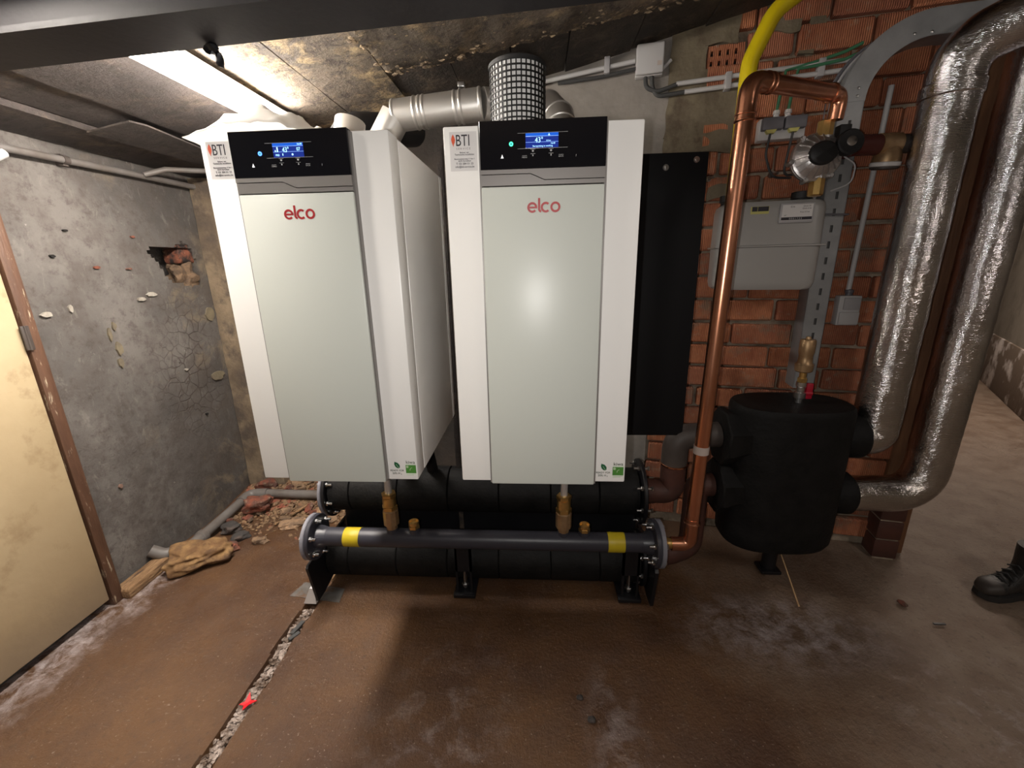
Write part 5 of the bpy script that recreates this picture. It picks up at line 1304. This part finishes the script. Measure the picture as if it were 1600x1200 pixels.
def fh(x, y):
    d = math.hypot((x + 2.05) / 0.75, (y - 2.85) / 0.55); return 0.075 * (1 - d) ** 1.3 if d < 1 else 0.0
for (x, y, sx, sy, sz, rz, m_, lab, sd) in (
        (-1.90, 2.44, 0.090, 0.065, 0.055, 0.5, 'redstone', 'big broken red brick lump resting on the drain pipe elbow', 2),
        (-1.955, 2.235, 0.062, 0.048, 0.034, 0.2, 'blackstone', 'round black charred stone below the red brick lump', 5),
        (-1.845, 2.16, 0.050, 0.036, 0.026, 1.0, 'blackstone', 'flat dark stone at the right of the black charred stone', 8),
        (-2.02, 2.30, 0.035, 0.03, 0.03, 0.4, 'redstone', 'small red brick chip beside the drain pipe, above the black stone', 12),
        (-2.00, 2.69, 0.070, 0.05, 0.045, 0.4, 'redstone', 'red brick chunk in the corner below the left boiler', 3),
        (-1.83, 2.045, 0.055, 0.04, 0.028, 0.8, 'redstone', 'reddish stone touching the ochre block', 9),
        (-1.60, 2.32, 0.085, 0.055, 0.018, 0.3, 'tanstone', 'flat tan slab of mortar left of the gas header flange', 14),
        (-1.70, 2.13, 0.045, 0.03, 0.02, 0.3, 'tanstone', 'small tan stone on the floor right of the ochre block', 15)):
    g = G().rock((0, 0, 0), (sx, sy, sz), sd, 3, 0.45).rot(Matrix.Rotation(rz, 4, 'Z'))
    tag(obj('rubble_stone', g, m_, loc=(x, y, fh(x, y) + sz * 0.72 + (0.03 if sd == 2 else 0)), ang=40), lab, 'stone')
tag(obj('wood_splinter', G().tube([(-1.71, 2.30, 0.012), (-1.60, 2.50, 0.03)], 0.008, 6), 'rotwood'), 'thin stick lying in the rubble below the drain pipe', 'stick')
# medium stones that look alike
rr = random.Random(5); ms = []
for k in range(6):
    ms.append([mesh_of('rubble_stone', G().rock((0, 0, 0), (0.030, 0.022, 0.016), 40 + k, 2, 0.5), 40) for _ in (0,)][0])
    ms[-1].materials.append(M[('redstone', 'tanstone', 'tanstone')[k % 3]])
for k in range(90):
    x = rr.uniform(-2.08, -1.12); y = rr.uniform(2.66, 2.88) if rr.random() < 0.68 else rr.uniform(2.30, 2.52)
    if y > wy(x) - 0.05 or (x < -1.86 and y > 2.70) or (x > -1.3 and y < 2.4): continue
    o = link('rubble_stone', ms[rr.randrange(6)], None, None, (x, y, fh(x, y) + 0.010), (rr.uniform(-.5, .5), rr.uniform(-.5, .5), rr.uniform(0, 6)))
    s = rr.uniform(0.7, 1.7); o.scale = (s, s, s)
    if o.data.materials[0] == M['redstone']: tag(o, 'small red brick crumb in the rubble along the back wall', 'stone', 'red crumbs along the back wall')
    else: tag(o, 'small tan mortar crumb in the rubble along the back wall', 'stone', 'tan crumbs along the back wall')
def stones(name, pts, m, rnd, smin, smax, label, cat):
    vs, fs = [], []
    ico = bmesh.new(); bmesh.ops.create_icosphere(ico, subdivisions=1, radius=1); iv = [v.co.copy() for v in ico.verts]; ifc = [[v.index for v in f.verts] for f in ico.faces]; ico.free()
    for (x, y, z) in pts:
        s = rnd.uniform(smin, smax); a = rnd.uniform(0, 6.28); b = len(vs); sx, sy, sz = s, s * rnd.uniform(.5, 1), s * rnd.uniform(.3, .7)
        for v in iv:
            k = 1 + 0.35 * rnd.uniform(-1, 1); p = (v.x * sx * k, v.y * sy * k, v.z * sz * k)
            vs.append((x + p[0] * math.cos(a) - p[1] * math.sin(a), y + p[0] * math.sin(a) + p[1] * math.cos(a), z + p[2]))
        fs += [[i + b for i in f] for f in ifc]
    me = bpy.data.meshes.new(name); me.from_pydata(vs, [], fs); me.materials.append(M[m])
    o = bpy.data.objects.new(name, me); COL.objects.link(o); tag(o, label, cat); o['kind'] = 'stuff'; return o
pts = []
for k in range(5200):
    x = rr.uniform(-2.15, -1.0); y = rr.gauss(2.62, 0.19)
    if y > wy(x) - 0.01 or (x < -1.9 and y > 2.74): continue
    if y < 2.05 + 0.1 * noise.noise(Vector((x * 5, 0, 0))): continue
    if rr.random() < (2.45 - y) * 2.2: continue
    pts.append((x, y, fh(x, y) + 0.002))
stones('gravel', pts, 'gravel', rr, 0.004, 0.017, 'loose mortar grit and brick crumbs in the back left corner', 'gravel')
pts = []
for k in range(1500):
    y = rr.uniform(0.75, 1.64); wv = 0.012 * noise.noise(Vector((0, y * 5, 7)))
    x = rr.uniform(-1.152 + wv, -1.098 + wv * 0.7); pts.append((x, y, -0.030 + rr.uniform(0, 0.022)))
stones('channel_debris', pts, 'debris', rr, 0.005, 0.013, 'wet grit and wood bits filling the channel in the floor', 'debris')
tag(obj('lit_edge_strip', G().box(-1.108, -1.088, 1.83, 2.06, -0.02, 0.012, 0.004), 'rotwood'), 'added brown strip for the lamplit inner edge of the floor channel', 'timber')  # box whose brown colour stands for the channel's lamplit inner edge
for k, (x, y, L_, a) in enumerate(((-1.118, 1.52, 0.075, 1.35), (-1.108, 1.475, 0.05, 1.0))):
    g = G().box(-L_ / 2, L_ / 2, -0.010, 0.010, -0.004, 0.006, 0.002, 1, Matrix.Rotation(a, 4, 'Z'))
    tag(obj('wood_chip', g, 'cable', loc=(x, y, 0.002)), ('long dark wood chip lying over the floor channel', 'short dark wood chip beside the long one over the channel')[k], 'chip')
# red scrap, pebbles, chips on the floor
g = G()
for (a, L_) in ((0.2, 0.036), (1.9, 0.040), (3.5, 0.028), (4.8, 0.032)):
    c_, s_ = math.cos(a), math.sin(a)
    g.prism([(0.012 * -s_, 0.012 * c_), (c_ * L_, s_ * L_), (0.012 * s_, 0.012 * -c_)], lambda p, q: (p, q, 0.004 + 0.25 * math.hypot(p, q)), lambda p, q: (p, q, 0.001 + 0.25 * math.hypot(p, q)))
tag(obj('red_scrap', g, 'redfoil', loc=(-1.115, 1.165, 0.002)), 'small bright red scrap in the floor channel', 'scrap')
for (x, y, s_, lab) in ((0.155, 1.243, 0.013, 'small dark pebble on the floor, the farther of two'), (0.190, 1.163, 0.015, 'small dark pebble on the floor, the nearer of two')):
    tag(obj('pebble', G().rock((0, 0, 0), (s_ * 1.1, s_ * 0.85, s_ * 0.6), 2 + x, 2, 0.3), 'blackstone', loc=(x, y, 0.008)), lab, 'pebble')
tag(obj('brick_chip', G().rock((0, 0, 0), (0.018, 0.024, 0.007), 17, 2, 0.3), 'redstone', loc=(1.735, 1.772, 0.008)), 'flat orange brick chip on the floor left of the boot', 'chip')
tag(obj('metal_strip', G().box(-0.025, 0.025, -0.005, 0.005, 0, 0.006, 0.001), 'cable', loc=(1.80, 1.655, 0.004)), 'short dark strip on the floor nearer than the brick chip', 'strip')

# ------------------------------------------------------------------ work boot at the right edge
bt = empty('work_boot', (2.14, 1.84, 0.004), 'black leather work boot of a person at the right edge', 'boot', rz=0.12)
def boot_ring(g, x, w, z0, z1, n=20, lean=0.0, pw_=0.75):
    out = []
    for j in range(n):
        a = 2 * math.pi * j / n; c, s = math.cos(a), math.sin(a)
        yy = w * math.copysign(abs(c) ** pw_, c); zz = (z0 + z1) / 2 + (z1 - z0) / 2 * math.copysign(abs(s) ** pw_, s)
        out.append(g.bm.verts.new((x + lean * (zz - z0), yy, zz)))
    return out
g = G(); rs = [boot_ring(g, x, w, 0.026, z) for x, w, z in ((0.0, 0.020, 0.05), (0.008, 0.036, 0.070), (0.03, 0.047, 0.082), (0.06, 0.051, 0.088), (0.10, 0.050, 0.098), (0.14, 0.046, 0.120), (0.17, 0.044, 0.150))]
rs += []
for A, B in zip(rs, rs[1:]):
    for j in range(20): g.bm.faces.new((A[j], A[(j + 1) % 20], B[(j + 1) % 20], B[j]))
g.bm.faces.new(rs[0][::-1]); g.bm.faces.new(rs[-1])
g.tube([(0.225, 0, 0.03), (0.225, 0, 0.10), (0.215, 0, 0.17), (0.215, 0, 0.26)], 0.06, 20, radii=[0.062, 0.064, 0.056, 0.060])
g.box(0.12, 0.25, -0.045, 0.045, 0.026, 0.13, 0.03, 3)
obj('upper', g, 'boot', bt, ang=60)
g = G(); rs = [boot_ring(g, x, w, 0.024, z) for x, w, z in ((-0.003, 0.020, 0.052), (0.006, 0.038, 0.073), (0.03, 0.0495, 0.0845), (0.052, 0.0525, 0.0885))]
for A, B in zip(rs, rs[1:]):
    for j in range(20): g.bm.faces.new((A[j], A[(j + 1) % 20], B[(j + 1) % 20], B[j]))
g.bm.faces.new(rs[0][::-1]); g.bm.faces.new(rs[-1])
part_label(obj('toe_cap', g, 'boottoe', bt, ang=60), 'scuffed toe cap')
so = [(-0.008, 0.0), (0.004, 0.036), (0.04, 0.054), (0.10, 0.054), (0.16, 0.046), (0.22, 0.05), (0.28, 0.044), (0.295, 0.0), (0.28, -0.044), (0.22, -0.05), (0.16, -0.046), (0.10, -0.054), (0.04, -0.054), (0.004, -0.036)]
obj('sole', G().pxy(so, 0.0, 0.028), 'sole', bt)
for k in range(5):
    x = 0.085 + 0.022 * k; z = 0.098 + 0.016 * k + (0.008 if k > 2 else 0)
    obj('lace', G().tube([(x, -0.036, z - 0.012), (x + 0.004, 0.0, z + 0.007), (x, 0.036, z - 0.012)], 0.004, 6), 'lace', bt)
obj('lace_bow', G().tube(fillet([(0.165, -0.02, 0.165), (0.12, -0.05, 0.155), (0.08, -0.055, 0.10)], 0.03), 0.0035, 6), 'lace', bt)
